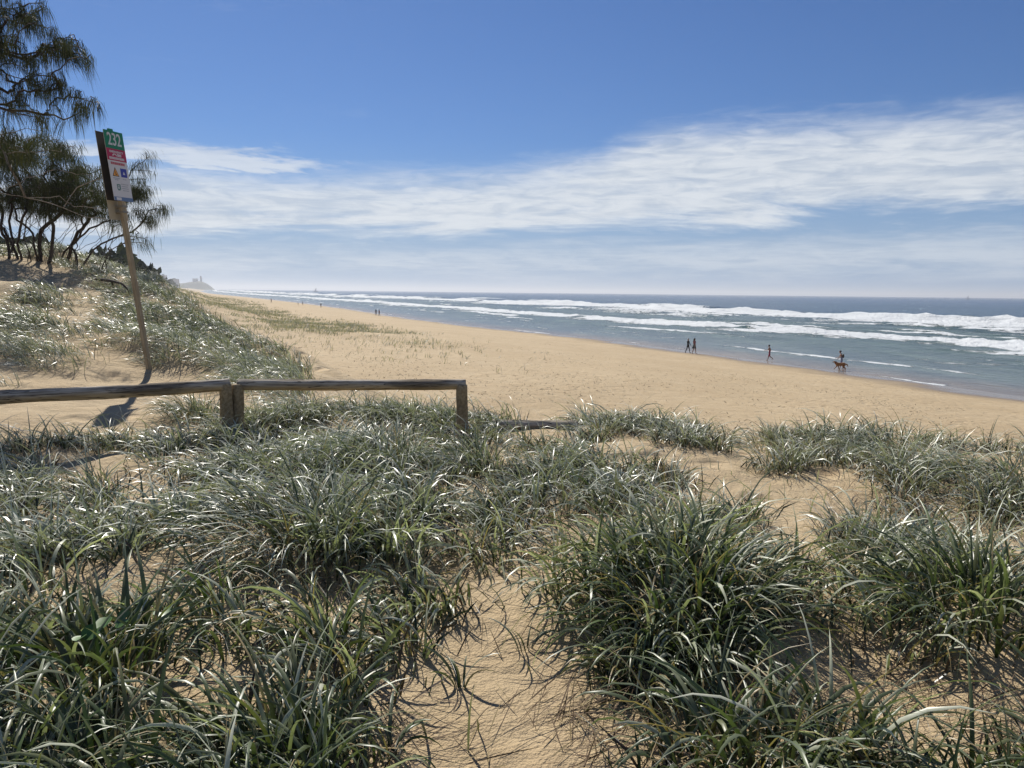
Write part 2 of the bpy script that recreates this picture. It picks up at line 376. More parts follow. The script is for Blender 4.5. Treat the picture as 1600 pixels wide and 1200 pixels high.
# ------------------------------------------------------------------ sea
BREAK = [  # offshore position, crest height, front, back, foam in front, foam behind, seed
    (150, 1.7, 3.0, 11, 48, 16, 1), (196, 1.25, 4, 14, 18, 10, 2), (99, .7, 3, 9, 12, 6, 3), (52, .65, 2.0, 9, 19, 11, 4),
    (70, .34, 2.5, 8, 3, 4, 5), (246, .9, 6, 16, 5, 5, 6), (23, .16, 1.5, 4, 1.6, 1.6, 7), (10, .07, 1.0, 2, .7, .7, 8), (122, .4, 2.5, 7, 4, 4, 9),
    (82, .3, 2, 6, 2.5, 3, 10), (110, .45, 2.5, 7, 4, 3, 11), (172, .8, 3, 10, 10, 6, 12), (222, .7, 4, 12, 6, 5, 13), (38, .2, 1.5, 5, 2.5, 2, 14), (30, .14, 1.2, 4, 1.2, 1.2, 15)]
def sea_fields(o, y):
    eta = np.zeros_like(o); foam = np.zeros_like(o)
    for oc, h, lf, lb, ff, fb, sdn in BREAK:
        big = sdn in (1, 4)
        c = oc + (oc * .10 + 1.2) * fbm(y / (24 + oc * .8), y * 0 + sdn * 7.7, 3, 60 + sdn) + (1 + .014 * oc) * fbm(y / 6, o * 0 + sdn, 3, 500 + sdn)
        d = o - c
        run = fbm(y / (16 + oc * .35), y * 0 + sdn * 3.1, 3, 80 + sdn)
        amp = np.clip(.85 + run * .9, .35, 1.4) if big else sm(-.02, .5, run)
        hh = h * amp * (1 + .6 * fbm(y / 5.0, o / 6, 3, 95 + sdn))
        eta += hh * np.where(d < 0, np.exp(-(d / lf) ** 2), np.exp(-(d / lb) ** 2))
        edge = fbm(y / 9, o / 14, 4, 120 + sdn) + .7 * fbm(y / 30, o / 60, 2, 140 + sdn)
        ff_ = np.maximum(ff * (1 + 1.1 * edge) * (.45 + .6 * amp), .2); fb_ = np.maximum(fb * (.6 + .9 * edge), .3)
        band_ = sm(-ff_ * 1.3 - .6, -ff_ * .35, d) * (1 - sm(fb_ * .1, fb_ + .5, d))
        core = np.exp(-(d / (lf * 2.2 + 1)) ** 2)
        foam = np.maximum(foam, band_ * (np.clip(.56 + amp * .36, 0, 1) if big else amp * .75) * (.72 + .38 * core))
    lace = np.clip(fbm(y / 14, o / 5, 5, 200) * 1.1 + .10, 0, 1)
    foam = np.maximum(foam, lace * .58 * sm(24, 55, o) * (1 - sm(150, 225, o)))
    edge_line = np.exp(-((o - .5 - 1.3 * fbm(y / 9, y * 0, 4, 210)) / (.3 + .35 * sm(-.3, .5, fbm(y / 5, y * 0 + 9, 2, 213)))) ** 2) * sm(-.15, .35, fbm(y / 11, y * 0 + 5, 3, 211))
    foam = np.maximum(foam, edge_line * .85)
    foam = np.maximum(foam, .60 * np.clip(fbm(y / 11, o / 2.2, 4, 260) * 1.5 + .02, 0, 1) * sm(3, 9, o) * (1 - sm(26, 40, o)))
    grow = sm(4, 60, o)
    eta += grow * (.26 * fbm(o / 9, y / 20, 3, 220) + .10 * fbm(o / 2.6, y / 4, 3, 221)) + foam * grow * .55 * fbm(o / 1.6, y / 1.8, 3, 222)
    eta += sm(200, 400, o) * .6 * fbm(o / 34, y / 60, 4, 230)
    return eta, foam
def build_sea():
    o = np.concatenate((np.linspace(-7, 14, 40, endpoint=False), np.linspace(14, 215, 290, endpoint=False), np.geomspace(215, 40000, 75)))
    y = np.concatenate((np.linspace(-9000, -60, 14, endpoint=False), np.linspace(-60, 45, 40, endpoint=False), 45 * np.exp(np.arange(0, 6.55, .0145))))
    Y, O = np.meshgrid(y, o, indexing='ij'); cs = shore_cos(Y)
    wob = .8 * fbm(Y / 10, Y * 0, 3, 300)
    X = shore(Y) + (O + wob * (1 - sm(3, 25, O))) / cs
    eta, foam = sea_fields(O, Y)
    Z = .012 + eta
    Z = np.where(O < -1, Z - .12 * (-O - 1), Z)
    V = np.stack((X, Y, Z), -1).reshape(-1, 3)
    mesh_np('sea', V, grid_quads(len(y), len(o)), M_SEA, {'foam': foam.ravel(), 'offshore': O.ravel()}, kind='structure')
build_sea()

# ------------------------------------------------------------------ grass blades
def blades(base, az_, tilt, bend, L, Wd, col, K=6, fold=True, twist=None, droop_pow=1.25, tipc=None, rng=RNG):
    """ribbons: base (N,3); returns verts, quads, colours"""
    N = len(base); t = np.linspace(0, 1, K + 1)
    th = tilt[:, None] + bend[:, None] * t[None, :] ** droop_pow
    sx = np.sin(th) * np.cos(az_)[:, None]; sy_ = np.sin(th) * np.sin(az_)[:, None]; sz = np.cos(th)
    D = np.stack((sx, sy_, sz), -1) * (L / K)[:, None, None]
    P = base[:, None, :] + np.concatenate((np.zeros((N, 1, 3)), np.cumsum(D[:, :-1], 1)), 1)
    side = np.stack((-np.sin(az_), np.cos(az_), np.zeros(N)), -1)[:, None, :] * np.ones((1, K + 1, 1))
    Tn = D / (np.linalg.norm(D, axis=-1, keepdims=True) + 1e-9); Nn = np.cross(side, Tn)
    if twist is not None:
        ct = np.cos(twist[:, None] * t[None, :] * 1.4 + twist[:, None] * .3)[..., None]; st = np.sin(twist[:, None] * t[None, :] * 1.4 + twist[:, None] * .3)[..., None]
        side, Nn = side * ct + Nn * st, Nn * ct - side * st
    prof = np.minimum(1, .55 + 2.2 * t) * (1 - t ** 2.2) ** .8; prof[-1] = .03
    w = (Wd[:, None] * prof[None, :] * .5)[..., None]
    if fold: V = np.stack((P - side * w, P - Nn * w * .35, P + side * w), 2); C = 3
    else: V = np.stack((P - side * w, P + side * w), 2); C = 2
    n = (K + 1) * C; off = (np.arange(N) * n)[:, None]
    q1 = grid_quads(K + 1, C); Q = (off[:, :, None] + q1[None]).reshape(-1, 4)
    tc = col if tipc is None else tipc
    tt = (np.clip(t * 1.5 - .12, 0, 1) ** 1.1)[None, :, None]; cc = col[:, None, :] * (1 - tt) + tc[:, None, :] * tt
    cc = np.repeat(cc[:, :, None, :], C, 2)
    return V.reshape(-1, 3), Q, cc.reshape(-1, 3)
class Sward:
    def __init__(s): s.v, s.q, s.c, s.n = [], [], [], 0
    def add(s, V, Q, C): s.v.append(V); s.q.append(Q + s.n); s.c.append(C); s.n += len(V)
    def build(s, name, m=None, parent=None, origin=None, **props):
        V = np.concatenate(s.v)
        if origin is not None: V = V - np.asarray(origin)
        return mesh_np(name, V, np.concatenate(s.q), m or M_BLADE, {'col': np.concatenate(s.c)}, parent=parent, **props)
GREEN = np.array((.052, .100, .014)); OLIVE = np.array((.105, .115, .024)); GREY = np.array((.235, .265, .15)); SILV = np.array((.62, .63, .52))
STRAW = np.array((.36, .28, .15)); BROWN = np.array((.13, .085, .05)); DEEP = np.array((.022, .045, .012))
def tussock(sw, c, n, r, L0, L1, w0, w1, silver=.4, lean=(0, 0), spread=1.0, K=6, fold=True, rng=RNG, dead=.10, up=0.0, flat=0.0):
    a = rng.uniform(0, 2 * np.pi, n); rr = r * np.sqrt(rng.uniform(0, 1, n))
    bx = c[0] + rr * np.cos(a); by = c[1] + rr * np.sin(a)
    base = np.stack((bx, by, H(bx, by) - .015), -1)
    dirx = np.cos(a) * (rr / r + .25) * spread + lean[0] + rng.normal(0, .42, n); diry = np.sin(a) * (rr / r + .25) * spread + lean[1] + rng.normal(0, .42, n)
    az_ = np.arctan2(diry, dirx); mag = np.clip(np.hypot(dirx, diry), .1, 1.6)
    tilt = np.clip(.08 + flat + .34 * mag * rng.uniform(.3, 1.4, n) - up, .02, 1.3); bend = np.clip(.75 + 1.25 * mag * rng.uniform(.4, 1.4, n) - up, .2, 2.6)
    L = rng.uniform(L0, L1, n) * rng.uniform(.75, 1.1, n); Wd = rng.uniform(w0, w1, n)
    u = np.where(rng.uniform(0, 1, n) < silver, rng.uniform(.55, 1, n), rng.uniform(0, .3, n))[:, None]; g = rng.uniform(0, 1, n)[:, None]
    grn = np.where(g < .45, GREEN, np.where(g < .75, DEEP * 1.3, OLIVE))
    col = np.where(u < .5, grn + (GREY - grn) * u * 2, GREY + (SILV - GREY) * (u - .5) * 2) * rng.uniform(.75, 1.25, n)[:, None]
    tip = col * .85 + SILV * .15 * (.4 + u); col = col * (.14 + .30 * (u > .5)) + DEEP * .5  # blade feet darkened: dull sheaths plus the tussock's inner shade put into colour
    dd = rng.uniform(0, 1, n) < dead; col[dd] = STRAW * rng.uniform(.5, 1.1, (dd.sum(), 1)); tip[dd] = STRAW; Wd[dd] *= .6
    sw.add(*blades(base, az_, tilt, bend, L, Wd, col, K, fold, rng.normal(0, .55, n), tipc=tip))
def soft(px, py, ells, noise=None):
    """1 inside the pixel ellipses, fading at their rims"""
    d = np.zeros_like(px)
    for ex, ey, rx, ry, *s in ells:
        k = np.hypot((px - ex) / rx, (py - ey) / ry); d = np.maximum(d, (s[0] if s else 1) * (1 - sm(.7, 1.15, k)))
    return d
BARE = [(810, 1300, 250, 150), (910, 1150, 120, 80), (790, 1060, 185, 130), (880, 990, 140, 50), (690, 1160, 110, 70), (455, 915, 80, 50), (620, 970, 80, 40, .8), (1080, 715, 150, 26), (1150, 770, 100, 45), (960, 700, 70, 18),
        (850, 676, 95, 20), (90, 722, 150, 26), (250, 655, 120, 14), (170, 640, 200, 22), (1270, 1120, 120, 60, .9), (1190, 1000, 80, 35, .85), (1240, 830, 80, 60, .9), (1350, 800, 90, 30, .8), (1460, 840, 90, 25, .8), (1110, 1090, 80, 50, .7), (1390, 1080, 80, 40, .7), (340, 1080, 60, 40, .5), (250, 850, 60, 22, .5), (900, 860, 70, 40, .7), (700, 830, 45, 50, .6), (560, 800, 60, 25, .5),
        (1330, 760, 50, 20, .6), (760, 900, 60, 40, .6), (1480, 1150, 60, 50, .6), (620, 1120, 60, 40, .5), (300, 770, 60, 18, .6), (1000, 790, 70, 25, .6)]
def fore_density(x, y):
    P = np.stack((x, y, H(x, y)), -1); px, py = to_px(P)
    d = 1 - soft(px + 25 * vnoise(x * 3, y * 3, 5), py + 14 * vnoise(x * 3, y * 3, 6), BARE)
    # nothing past the sandy crest between the log and the right-hand tufts, nothing on the path by the fence
    d = d * (1 - sm(.4, 1.4, brow_sd(x, y)))
    d = d * np.clip(.72 + 1.5 * fbm(x / .8, y / .8, 2, 71), .03, 1)
    path = (px < 350) & (py < 700 - .04 * px) & (py > 560); d = np.where(path, 0, d)
    return d, px, py
def foreground():
    sw = Sward(); sn = Sward(); rng = np.random.default_rng(11)
    N = 4200; ang = rng.uniform(-44, 44, N); r = np.sqrt(rng.uniform(1.7 ** 2, 11.5 ** 2, N)); x = r * np.sin(np.radians(ang)); y = r * np.cos(np.radians(ang))
    d, px, py = fore_density(x, y); keep = rng.uniform(0, 1, N) < d * (.22 + .16 * sm(3.2, 6, r)) * (1 + .55 * (px < 640) * (1 - sm(3, 5, r)) - .22 * (px > 1000))
    x, y, r, px, py = x[keep], y[keep], r[keep], px[keep], py[keep]
    for i in range(len(x)):
        near = r[i] < 5; far01 = float(sm(3.0, 7.0, r[i]))
        right = float(sm(850, 1150, px[i]))
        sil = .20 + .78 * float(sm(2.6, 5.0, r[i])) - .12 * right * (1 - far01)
        big = rng.uniform(.7, 1.25)
        lean = (-.65 + .45 * right + .45 * vnoise(x[i] / 2, y[i] / 2, 91), -.25 + .35 * vnoise(x[i] / 2, y[i] / 2, 92))
        n = int(rng.integers(34, 52) * (.9 if near else .8))
        lance = near and rng.uniform() < .12
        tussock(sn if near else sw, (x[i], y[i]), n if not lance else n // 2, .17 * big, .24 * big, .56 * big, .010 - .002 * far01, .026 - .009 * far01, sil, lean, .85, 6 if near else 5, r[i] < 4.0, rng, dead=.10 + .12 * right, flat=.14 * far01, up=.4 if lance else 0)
    # short thatch round the foot of every tussock, coloured dark to deepen its shade
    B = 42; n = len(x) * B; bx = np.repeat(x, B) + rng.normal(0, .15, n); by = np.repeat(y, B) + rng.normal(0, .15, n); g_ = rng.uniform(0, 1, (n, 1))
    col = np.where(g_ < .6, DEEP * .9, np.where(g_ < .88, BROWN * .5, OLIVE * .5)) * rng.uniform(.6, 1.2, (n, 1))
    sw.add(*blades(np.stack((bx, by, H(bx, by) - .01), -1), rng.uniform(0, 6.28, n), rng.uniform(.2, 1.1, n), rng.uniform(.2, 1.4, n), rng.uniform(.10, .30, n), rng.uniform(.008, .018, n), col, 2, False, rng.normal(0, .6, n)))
    # loose single shoots between the tussocks
    N = 5200; ang = rng.uniform(-44, 44, N); r = np.sqrt(rng.uniform(1.6 ** 2, 11 ** 2, N)); x = r * np.sin(np.radians(ang)); y = r * np.cos(np.radians(ang))
    d, px, py = fore_density(x, y); keep = rng.uniform(0, 1, N) < np.clip(d + .10, 0, 1); x, y, r = x[keep], y[keep], r[keep]; n = len(x)
    base = np.stack((x, y, H(x, y) - .01), -1); far01 = sm(3, 7, r)[:, None]
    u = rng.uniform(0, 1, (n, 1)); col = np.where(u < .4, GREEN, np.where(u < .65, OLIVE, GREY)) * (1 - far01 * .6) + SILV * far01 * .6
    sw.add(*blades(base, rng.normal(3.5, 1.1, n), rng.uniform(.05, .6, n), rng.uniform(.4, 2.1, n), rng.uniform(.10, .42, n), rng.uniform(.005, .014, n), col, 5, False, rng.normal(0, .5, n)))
    sn.build('strap_grass', M_STRAP, label='broad green blades of beach grass nearest the viewer', category='grass', kind='stuff')
    return sw.build('beach_grass', label='silvery green beach grass covering the dune in the foreground', category='grass', kind='stuff')
foreground()

def litter():
    sw = Sward(); rng = np.random.default_rng(19); N = 17000
    ang = rng.uniform(-44, 44, N); r = np.sqrt(rng.uniform(1.6 ** 2, 10 ** 2, N)); x = r * np.sin(np.radians(ang)); y = r * np.cos(np.radians(ang))
    d, px, py = fore_density(x, y); keep = rng.uniform(0, 1, N) < np.clip(d * .8 + .06, 0, 1) * (brow_sd(x, y) < .5); x, y = x[keep], y[keep]; n = len(x)
    base = np.stack((x, y, H(x, y) + .006), -1); u = rng.uniform(0, 1, (n, 1)); col = np.where(u < .55, BROWN, STRAW) * rng.uniform(.6, 1.2, (n, 1))
    sw.add(*blades(base, rng.uniform(0, 6.28, n), rng.uniform(1.15, 1.55, n), rng.uniform(-.1, .35, n), rng.uniform(.04, .12, n) * rng.choice((1, 1, 1.6, 2.6), n), rng.uniform(.0025, .0075, n), col, 3, False, rng.normal(0, .4, n)))
    for px, py, k, rr in ((870, 1120, 70, .11), (1240, 1120, 130, .2), (700, 880, 110, .18), (890, 800, 150, .25), (470, 905, 100, .16), (1400, 800, 170, .3), (620, 1150, 70, .13), (790, 1010, 16, .10), (1480, 1130, 120, .2), (1330, 1010, 110, .2), (930, 1180, 90, .15)):
        g = ground_at(px, py); bx = g[0] + rng.normal(0, rr, k); by = g[1] + rng.normal(0, rr, k); u = rng.uniform(0, 1, (k, 1)); cc = np.where(u < .7, BROWN * 1.1, STRAW * .9) * rng.uniform(.6, 1.2, (k, 1))
        sw.add(*blades(np.stack((bx, by, H(bx, by) + rng.uniform(.0, .035, k)), -1), rng.normal(.4, .9, k), rng.uniform(1.0, 1.5, k), rng.uniform(-.1, .5, k), rng.uniform(.12, .34, k), rng.uniform(.003, .007, k), cc, 3, False, rng.normal(0, .4, k)))
    sw.build('dry_grass_litter', M_DRY, label='brown and straw coloured dead blades lying on the foreground sand', category='dry grass', kind='stuff')
litter()

# tussocks that stand out one by one
TUSS = [  # pixel of the base, blades, base radius, lengths, widths, silver, lean, label
    (1060, 955, 440, .48, .36, .70, .009, .022, .05, (-.25, -.3), 'biggest dark tussock of long arching blades right of the bare sand'),
    (1520, 960, 300, .40, .40, .75, .010, .022, .12, (-.3, -.1), 'deep green strap-leaved tussock near the right edge'),
    (440, 850, 420, .46, .4, .75, .008, .015, .45, (-.75, -.3), 'wide grey green tussock shading dark soil left of centre'),
    (590, 720, 330, .42, .4, .75, .007, .013, .7, (-.75, -.2), 'silver tussock in front of the middle of the right fence rail'),
    (745, 735, 220, .30, .4, .72, .007, .013, .5, (-.5, -.2), 'upright tussock below the end post of the fence'),
    (1390, 712, 340, .50, .4, .66, .006, .011, .6, (-.35, 0), 'tall feathery tussock at the dune edge on the right'),
    (1190, 700, 200, .34, .3, .5, .006, .010, .65, (-.5, 0), 'low pale tussock left of the tall one at the dune edge'),
    (945, 672, 130, .20, .25, .46, .006, .010, .6, (-.2, 0), 'small tuft standing alone on sand right of the lying log'),
    (1055, 676, 90, .16, .22, .40, .006, .010, .55, (-.3, 0), 'small tuft on bare sand between the lone tuft and the dune edge grass'),
    (1585, 760, 260, .40, .4, .7, .006, .011, .7, (-.8, 0), 'bleached tussock cut by the right edge of the view'),
    (110, 1080, 230, .40, .35, .7, .014, .027, .10, (-.4, -.2), 'broad-bladed green tussock in the lower left'),
    (400, 1190, 100, .26, .35, .7, .012, .024, .3, (-.4, -.1), 'long curving blades at the bottom left of the bare sand'),
    (1200, 1200, 100, .26, .35, .65, .012, .024, .3, (.2, -.1), 'tussock at the bottom edge right of the bare sand')]
for px, py, n, r, L0, L1, w0, w1, sil, lean, lab in TUSS:
    g = ground_at(px, py); sw = Sward(); rg = np.random.default_rng(px)
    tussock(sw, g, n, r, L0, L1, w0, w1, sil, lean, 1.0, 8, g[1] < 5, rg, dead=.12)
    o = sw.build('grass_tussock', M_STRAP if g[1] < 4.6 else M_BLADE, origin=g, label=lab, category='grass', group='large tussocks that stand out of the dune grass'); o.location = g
for px, py, n, lab in ((722, 1075, 9, 'young green shoot in the middle of the bare foreground sand'), (820, 1015, 6, 'small sprig with a dark shadow behind the young shoot'), (615, 1180, 7, 'sprig at the lower left rim of the bare sand')):
    g = ground_at(px, py); sw = Sward(); tussock(sw, g, n, .03, .2, .34, .012, .022, .12, (.2, 0), .8, 7, True, np.random.default_rng(px), dead=0)
    o = sw.build('grass_shoot', origin=g, label=lab, category='grass', group='single shoots on bare sand'); o.location = g

# grass on the high dune to the left
def left_dune():
    sw = Sward(); rng = np.random.default_rng(23); N = 26000
    x = rng.uniform(-30, -3, N); y = rng.uniform(9.6, 42, N); s_ = brow_sd(x, y); z = H(x, y); px, py = to_px(np.stack((x, y, z), -1))
    bare = soft(px + 10 * vnoise(x, y, 3), py, [(50, 434, 95, 20), (10, 440, 60, 24), (185, 562, 55, 22), (265, 590, 110, 14), (215, 590, 100, 20), (330, 625, 60, 12), (100, 600, 90, 14, .8), (110, 470, 30, 12, .5), (170, 525, 40, 10, .6), (150, 620, 220, 26), (330, 560, 40, 10, .5)])
    u = (x * .55 + y * .83); v = (x * .83 - y * .55)
    row = fbm(u / 1.5, v / 5, 2, 44)
    d = (1 - bare) * (1 - sm(.2, 1.8, s_)) * np.clip(.85 + 1.6 * row, .08, 1); d = np.where((px < -260) | (px > 470) | (py > 664) | ((px < 245) & (py > 606)), 0, d)
    keep = rng.uniform(0, 1, N) < d * np.clip(8 / y, .32, .55)
    for xx, yy in zip(x[keep], y[keep]):
        k = rng.uniform(.75, 1.2); near = yy < 16
        tussock(sw, (xx, yy), int(rng.integers(24, 34)), .30 * k, .28 * k, .62 * k, .009 if near else .013, .016 if near else .023, .74 + .25 * vnoise(xx / 2, yy / 2, 9), (-.95, -.30), .6, 3, False, rng, dead=.05, flat=.15)
    sw.build('dune_grass', label='silver grass bending downhill on the high dune at left', category='grass', kind='stuff')
left_dune()
def fence_tussocks():
    for px, py, y, n, r, lab in ((300, 655, 10.2, 330, .36, 'dark based tussock left of the double fence posts'), (455, 650, 10.1, 260, .42, 'yellowish tussock under the left half of the right fence rail'), (560, 652, 10.3, 200, .36, 'pale tussock under the middle of the right fence rail')):
        p = at_y(px, py, y); g = (p[0], p[1], float(H(p[0], p[1]))); sw = Sward()
        tussock(sw, g, n, r, .35, .62, .007, .013, .55, (-.5, -.25), .9, 6, False, np.random.default_rng(px), dead=.18)
        o = sw.build('grass_tussock', origin=g, label=lab, category='grass', group='large tussocks that stand out of the dune grass'); o.location = g
fence_tussocks()
def foredune():
    sw = Sward(); rng = np.random.default_rng(29); N = 130000
    y = np.exp(rng.uniform(np.log(40), np.log(420), N)); x = rng.uniform(-.78, .05, N) * y; s = (shore(y) - x) * shore_cos(y)
    cl = fbm(x / 5, y / 8, 3, 33); cl2 = fbm(x / 1.6, y / 3, 2, 34)
    d = sm(33, 43, s + 5 * cl - 6 * sm(60, 140, y) * 0) * sm(66, 92, y + 14 * cl - .25 * (s - 40)) * np.clip(.48 + 1.0 * cl + .8 * cl2, .0, 1) + .05 * sm(28, 40, s) * sm(40, 80, y)
    d = d * (brow_sd(x, y) > 4)
    keep = rng.uniform(0, 1, N) < d; x, y, s = x[keep], y[keep], s[keep]; nt = len(x); B = 4
    xs = np.repeat(x, B) + rng.normal(0, .22, nt * B); ys = np.repeat(y, B) + rng.normal(0, .22, nt * B); n = nt * B
    base = np.stack((xs, ys, H(xs, ys) - .02), -1); u = rng.uniform(0, 1, (n, 1))
    col = (np.array((.34, .335, .22)) * (1 - u) + np.array((.52, .51, .40)) * u) * np.repeat(rng.uniform(.7, 1.15, nt), B)[:, None]
    sw.add(*blades(base, rng.normal(0, 1.0, n), rng.uniform(.1, .8, n), rng.uniform(.3, 1.3, n), rng.uniform(.22, .5, n), rng.uniform(.035, .07, n) * np.clip(ys / 90, .8, 2.6), col, 2, False, rng.normal(0, .5, n)))
    sw.build('foredune_grass', label='low pale grass scattered over the foredune along the far beach', category='grass', kind='stuff')
foredune()

# ------------------------------------------------------------------ creeper with rounded leaves among the grass
M_LEAF = simple('creeper_leaf', (.075, .15, .03), .45, .25, 25)
def creeper(px, py, n, lab):
    g = ground_at(px, py); rt = empty('beach_creeper', g, label=lab, category='creeper', group='creepers in the lower left grass'); rg = random.Random(px)
    pts = []
    for k in range(n):
        a = rg.uniform(0, 6.28); d = rg.uniform(.03, .22); cx, cy = d * math.cos(a), d * math.sin(a); cz = float(H(g[0] + cx, g[1] + cy)) - g[2] + rg.uniform(.12, .26)
        bm = bmesh.new(); c = bm.verts.new((0, 0, 0)); rim = []
        for j in range(11):
            th = -2.75 + 5.5 * j / 10; rr = .035 * (1 + .18 * math.cos(th)); rim.append(bm.verts.new((rr * math.cos(th), rr * math.sin(th), .012 * abs(math.sin(th)))))
        for j in range(10): bm.faces.new((c, rim[j], rim[j + 1]))
        o = bm_obj('leaf', bm, M_LEAF, rt, True); o.location = (cx, cy, cz); o.rotation_euler = (rg.uniform(-.9, .3), rg.uniform(-.6, .6), rg.uniform(0, 6.28)); s = rg.uniform(.8, 1.4); o.scale = (s, s, s)
        pts.append(((0, 0, -.02), (cx * .5, cy * .5, cz * .55), (cx, cy, cz)))
    v, q = join_np([tube_np(p, (.003, .0025, .002), 4) for p in pts]); mesh_np('stem', v, q, M_LEAF, parent=rt)
creeper(235, 1010, 7, 'round leaved green creeper in the grass, upper of the two at lower left')
creeper(150, 1060, 6, 'round leaved green creeper in the grass, lower of the two at lower left')

# ------------------------------------------------------------------ log fence
def log_mesh(name, a, b, r0, r1, seed, m, parent, origin, sides=24, n=64, crack=True):
    """round weathered log from a to b: uneven girth, splits along the grain, rough ends; object x axis along the log"""
    a = Vector(a); b = Vector(b); L = (b - a).length; rg = np.random.default_rng(seed)
    xs = np.linspace(0, L, n); an = np.linspace(0, 2 * np.pi, sides, endpoint=False); A, X = np.meshgrid(an, xs)
    rr = (r0 + (r1 - r0) * X / L) * (1 + .15 * fbm(X * 2.2, np.cos(A) * 1.5 + np.sin(A) * 2.1, 3, seed) + .035 * vnoise(X * 11, A * 3, seed + 3) + .02 * vnoise(X * 3, A * 7, seed + 8))
    if crack:
        for k in range(11):
            ca = rg.uniform(0, 6.28) if k else 1.75; x0 = rg.uniform(0, .7) * L; ln = rg.uniform(.2, .6) * L; dp = rg.uniform(.08, .28)
            wv = .18 * vnoise(X * 1.5, X * 0, seed + k); da = (A - ca - wv + np.pi) % (2 * np.pi) - np.pi
            rr = rr * (1 - dp * np.exp(-(da / .14) ** 2) * sm(x0, x0 + .15, X) * (1 - sm(x0 + ln - .15, x0 + ln, X)))
    bow = .02 * np.sin(X / L * np.pi) * rg.uniform(-1, 1)
    V = np.stack((X, rr * np.cos(A), rr * np.sin(A) + bow), -1).reshape(-1, 3); q = grid_quads(n, sides, True)
    bm = bmesh.new(); vs = [bm.verts.new(v) for v in V]
    for f in q: bm.faces.new([vs[i] for i in f])
    for e, sg in ((0, -1), (n - 1, 1)):
        ring = vs[e * sides:(e + 1) * sides]; x = V[e * sides][0]
        inner = [bm.verts.new((x + sg * .008, v.co.y * .8, v.co.z * .8)) for v in ring]; c = bm.verts.new((x + sg * .004, 0, 0))
        for i in range(sides):
            j = (i + 1) % sides; fs = (ring[j], ring[i], inner[i], inner[j]); bm.faces.new(fs if sg < 0 else fs[::-1]); fs = (inner[j], inner[i], c); bm.faces.new(fs if sg < 0 else fs[::-1])
    bmesh.ops.recalc_face_normals(bm, faces=bm.faces)
    o = bm_obj(name, bm, m, parent, True); d = (b - a).normalized()
    zz = Vector((0, 0, 1)) if abs(d.z) < .9 else Vector((0, -1, 0)); yy = zz.cross(d).normalized(); zz = d.cross(yy)
    o.matrix_local = Matrix.Translation(a - Vector(origin)) @ Matrix((d, yy, zz)).transposed().to_4x4()
    return o
def fence():
    ZR = 5.862
    def pt(px, py, y, z=None):
        p = at_y(px, py, y); return (p[0], p[1], p[2] if z is None else z)
    a = pt(373, 601, 9.3); b = pt(727, 600, 9.42)
    o = (a[0], a[1], float(H(a[0], a[1])))
    f = empty('log_fence', o, label='right section of low log fence with a split grey top rail and two posts', category='fence', group='low log barrier sections')
    log_mesh('rail', a, b, .070, .066, 5, M_LOG, f, o)
    for x, y, dz, sd_ in ((a[0] + .0, a[1] - .05, -.03, 1), (b[0] - .04, b[1] - .03, -.02, 2)):
        g = float(H(x, y)); log_mesh('post', (x, y, g - .25), (x, y, a[2] + dz + .035), .075, .072, 40 + sd_, M_POST, f, o, 14, 14, True)
    a2 = pt(358, 601, 9.16); b2 = (-5.95, 7.62, a2[2] - .005)
    o2 = (a2[0], a2[1], float(H(a2[0], a2[1])))
    f2 = empty('log_fence', o2, label='left section of low log fence running out of view with brown underside tinted by painted sand bounce', category='fence', group='low log barrier sections')
    log_mesh('rail', b2, (a2[0], a2[1], a2[2]), .080, .070, 9, M_LOG, f2, o2)
    for x, y, k in ((a2[0] - .03, a2[1] - .04, 3), (b2[0] + .1, b2[1] + .02, 4)):
        g = float(H(x, y)); log_mesh('post', (x, y, g - .25), (x, y, a2[2] + .01), .078, .074, 40 + k, M_POST, f2, o2, 14, 14, True)
    p = at_y(770, 656, 9.9); q = at_y(902, 653, 10.0); g0 = float(H(p[0], p[1])); g1 = float(H(q[0], q[1])); oo = (q[0], q[1], g1)
    fl = log_mesh('lying_log', (p[0], p[1], g0 + .045), (q[0], q[1], g1 + .055), .075, .07, 77, M_LOG, None, (0, 0, 0))
    fl['label'] = 'grey weathered log lying on the sand right of the fence end'; fl['category'] = 'log'
fence()

# ------------------------------------------------------------------ beach access sign
def text_mesh(body, size, m, parent, loc, name='lettering', bold=0.0, sx=1.0, depth=.0015):
    cu = bpy.data.curves.new('t', 'FONT'); cu.body = body; cu.size = size; cu.align_x = 'CENTER'; cu.align_y = 'CENTER'; cu.offset = bold; cu.extrude = depth; cu.resolution_u = 4
    tmp = bpy.data.objects.new('t', cu); COL.objects.link(tmp); dg = bpy.context.evaluated_depsgraph_get(); dg.update()
    me = bpy.data.meshes.new_from_object(tmp.evaluated_get(dg)); bpy.data.objects.remove(tmp); bpy.data.curves.remove(cu)
    # text XY plane -> panel plane (x right, z up, normal -y)
    me.transform(Matrix(((sx, 0, 0, 0), (0, 0, -1, 0), (0, 1, 0, 0), (0, 0, 0, 1)))); me.name = name
    me.materials.clear(); me.materials.append(m)
    o = bpy.data.objects.new(name, me); link(o, parent); o.location = loc; return o
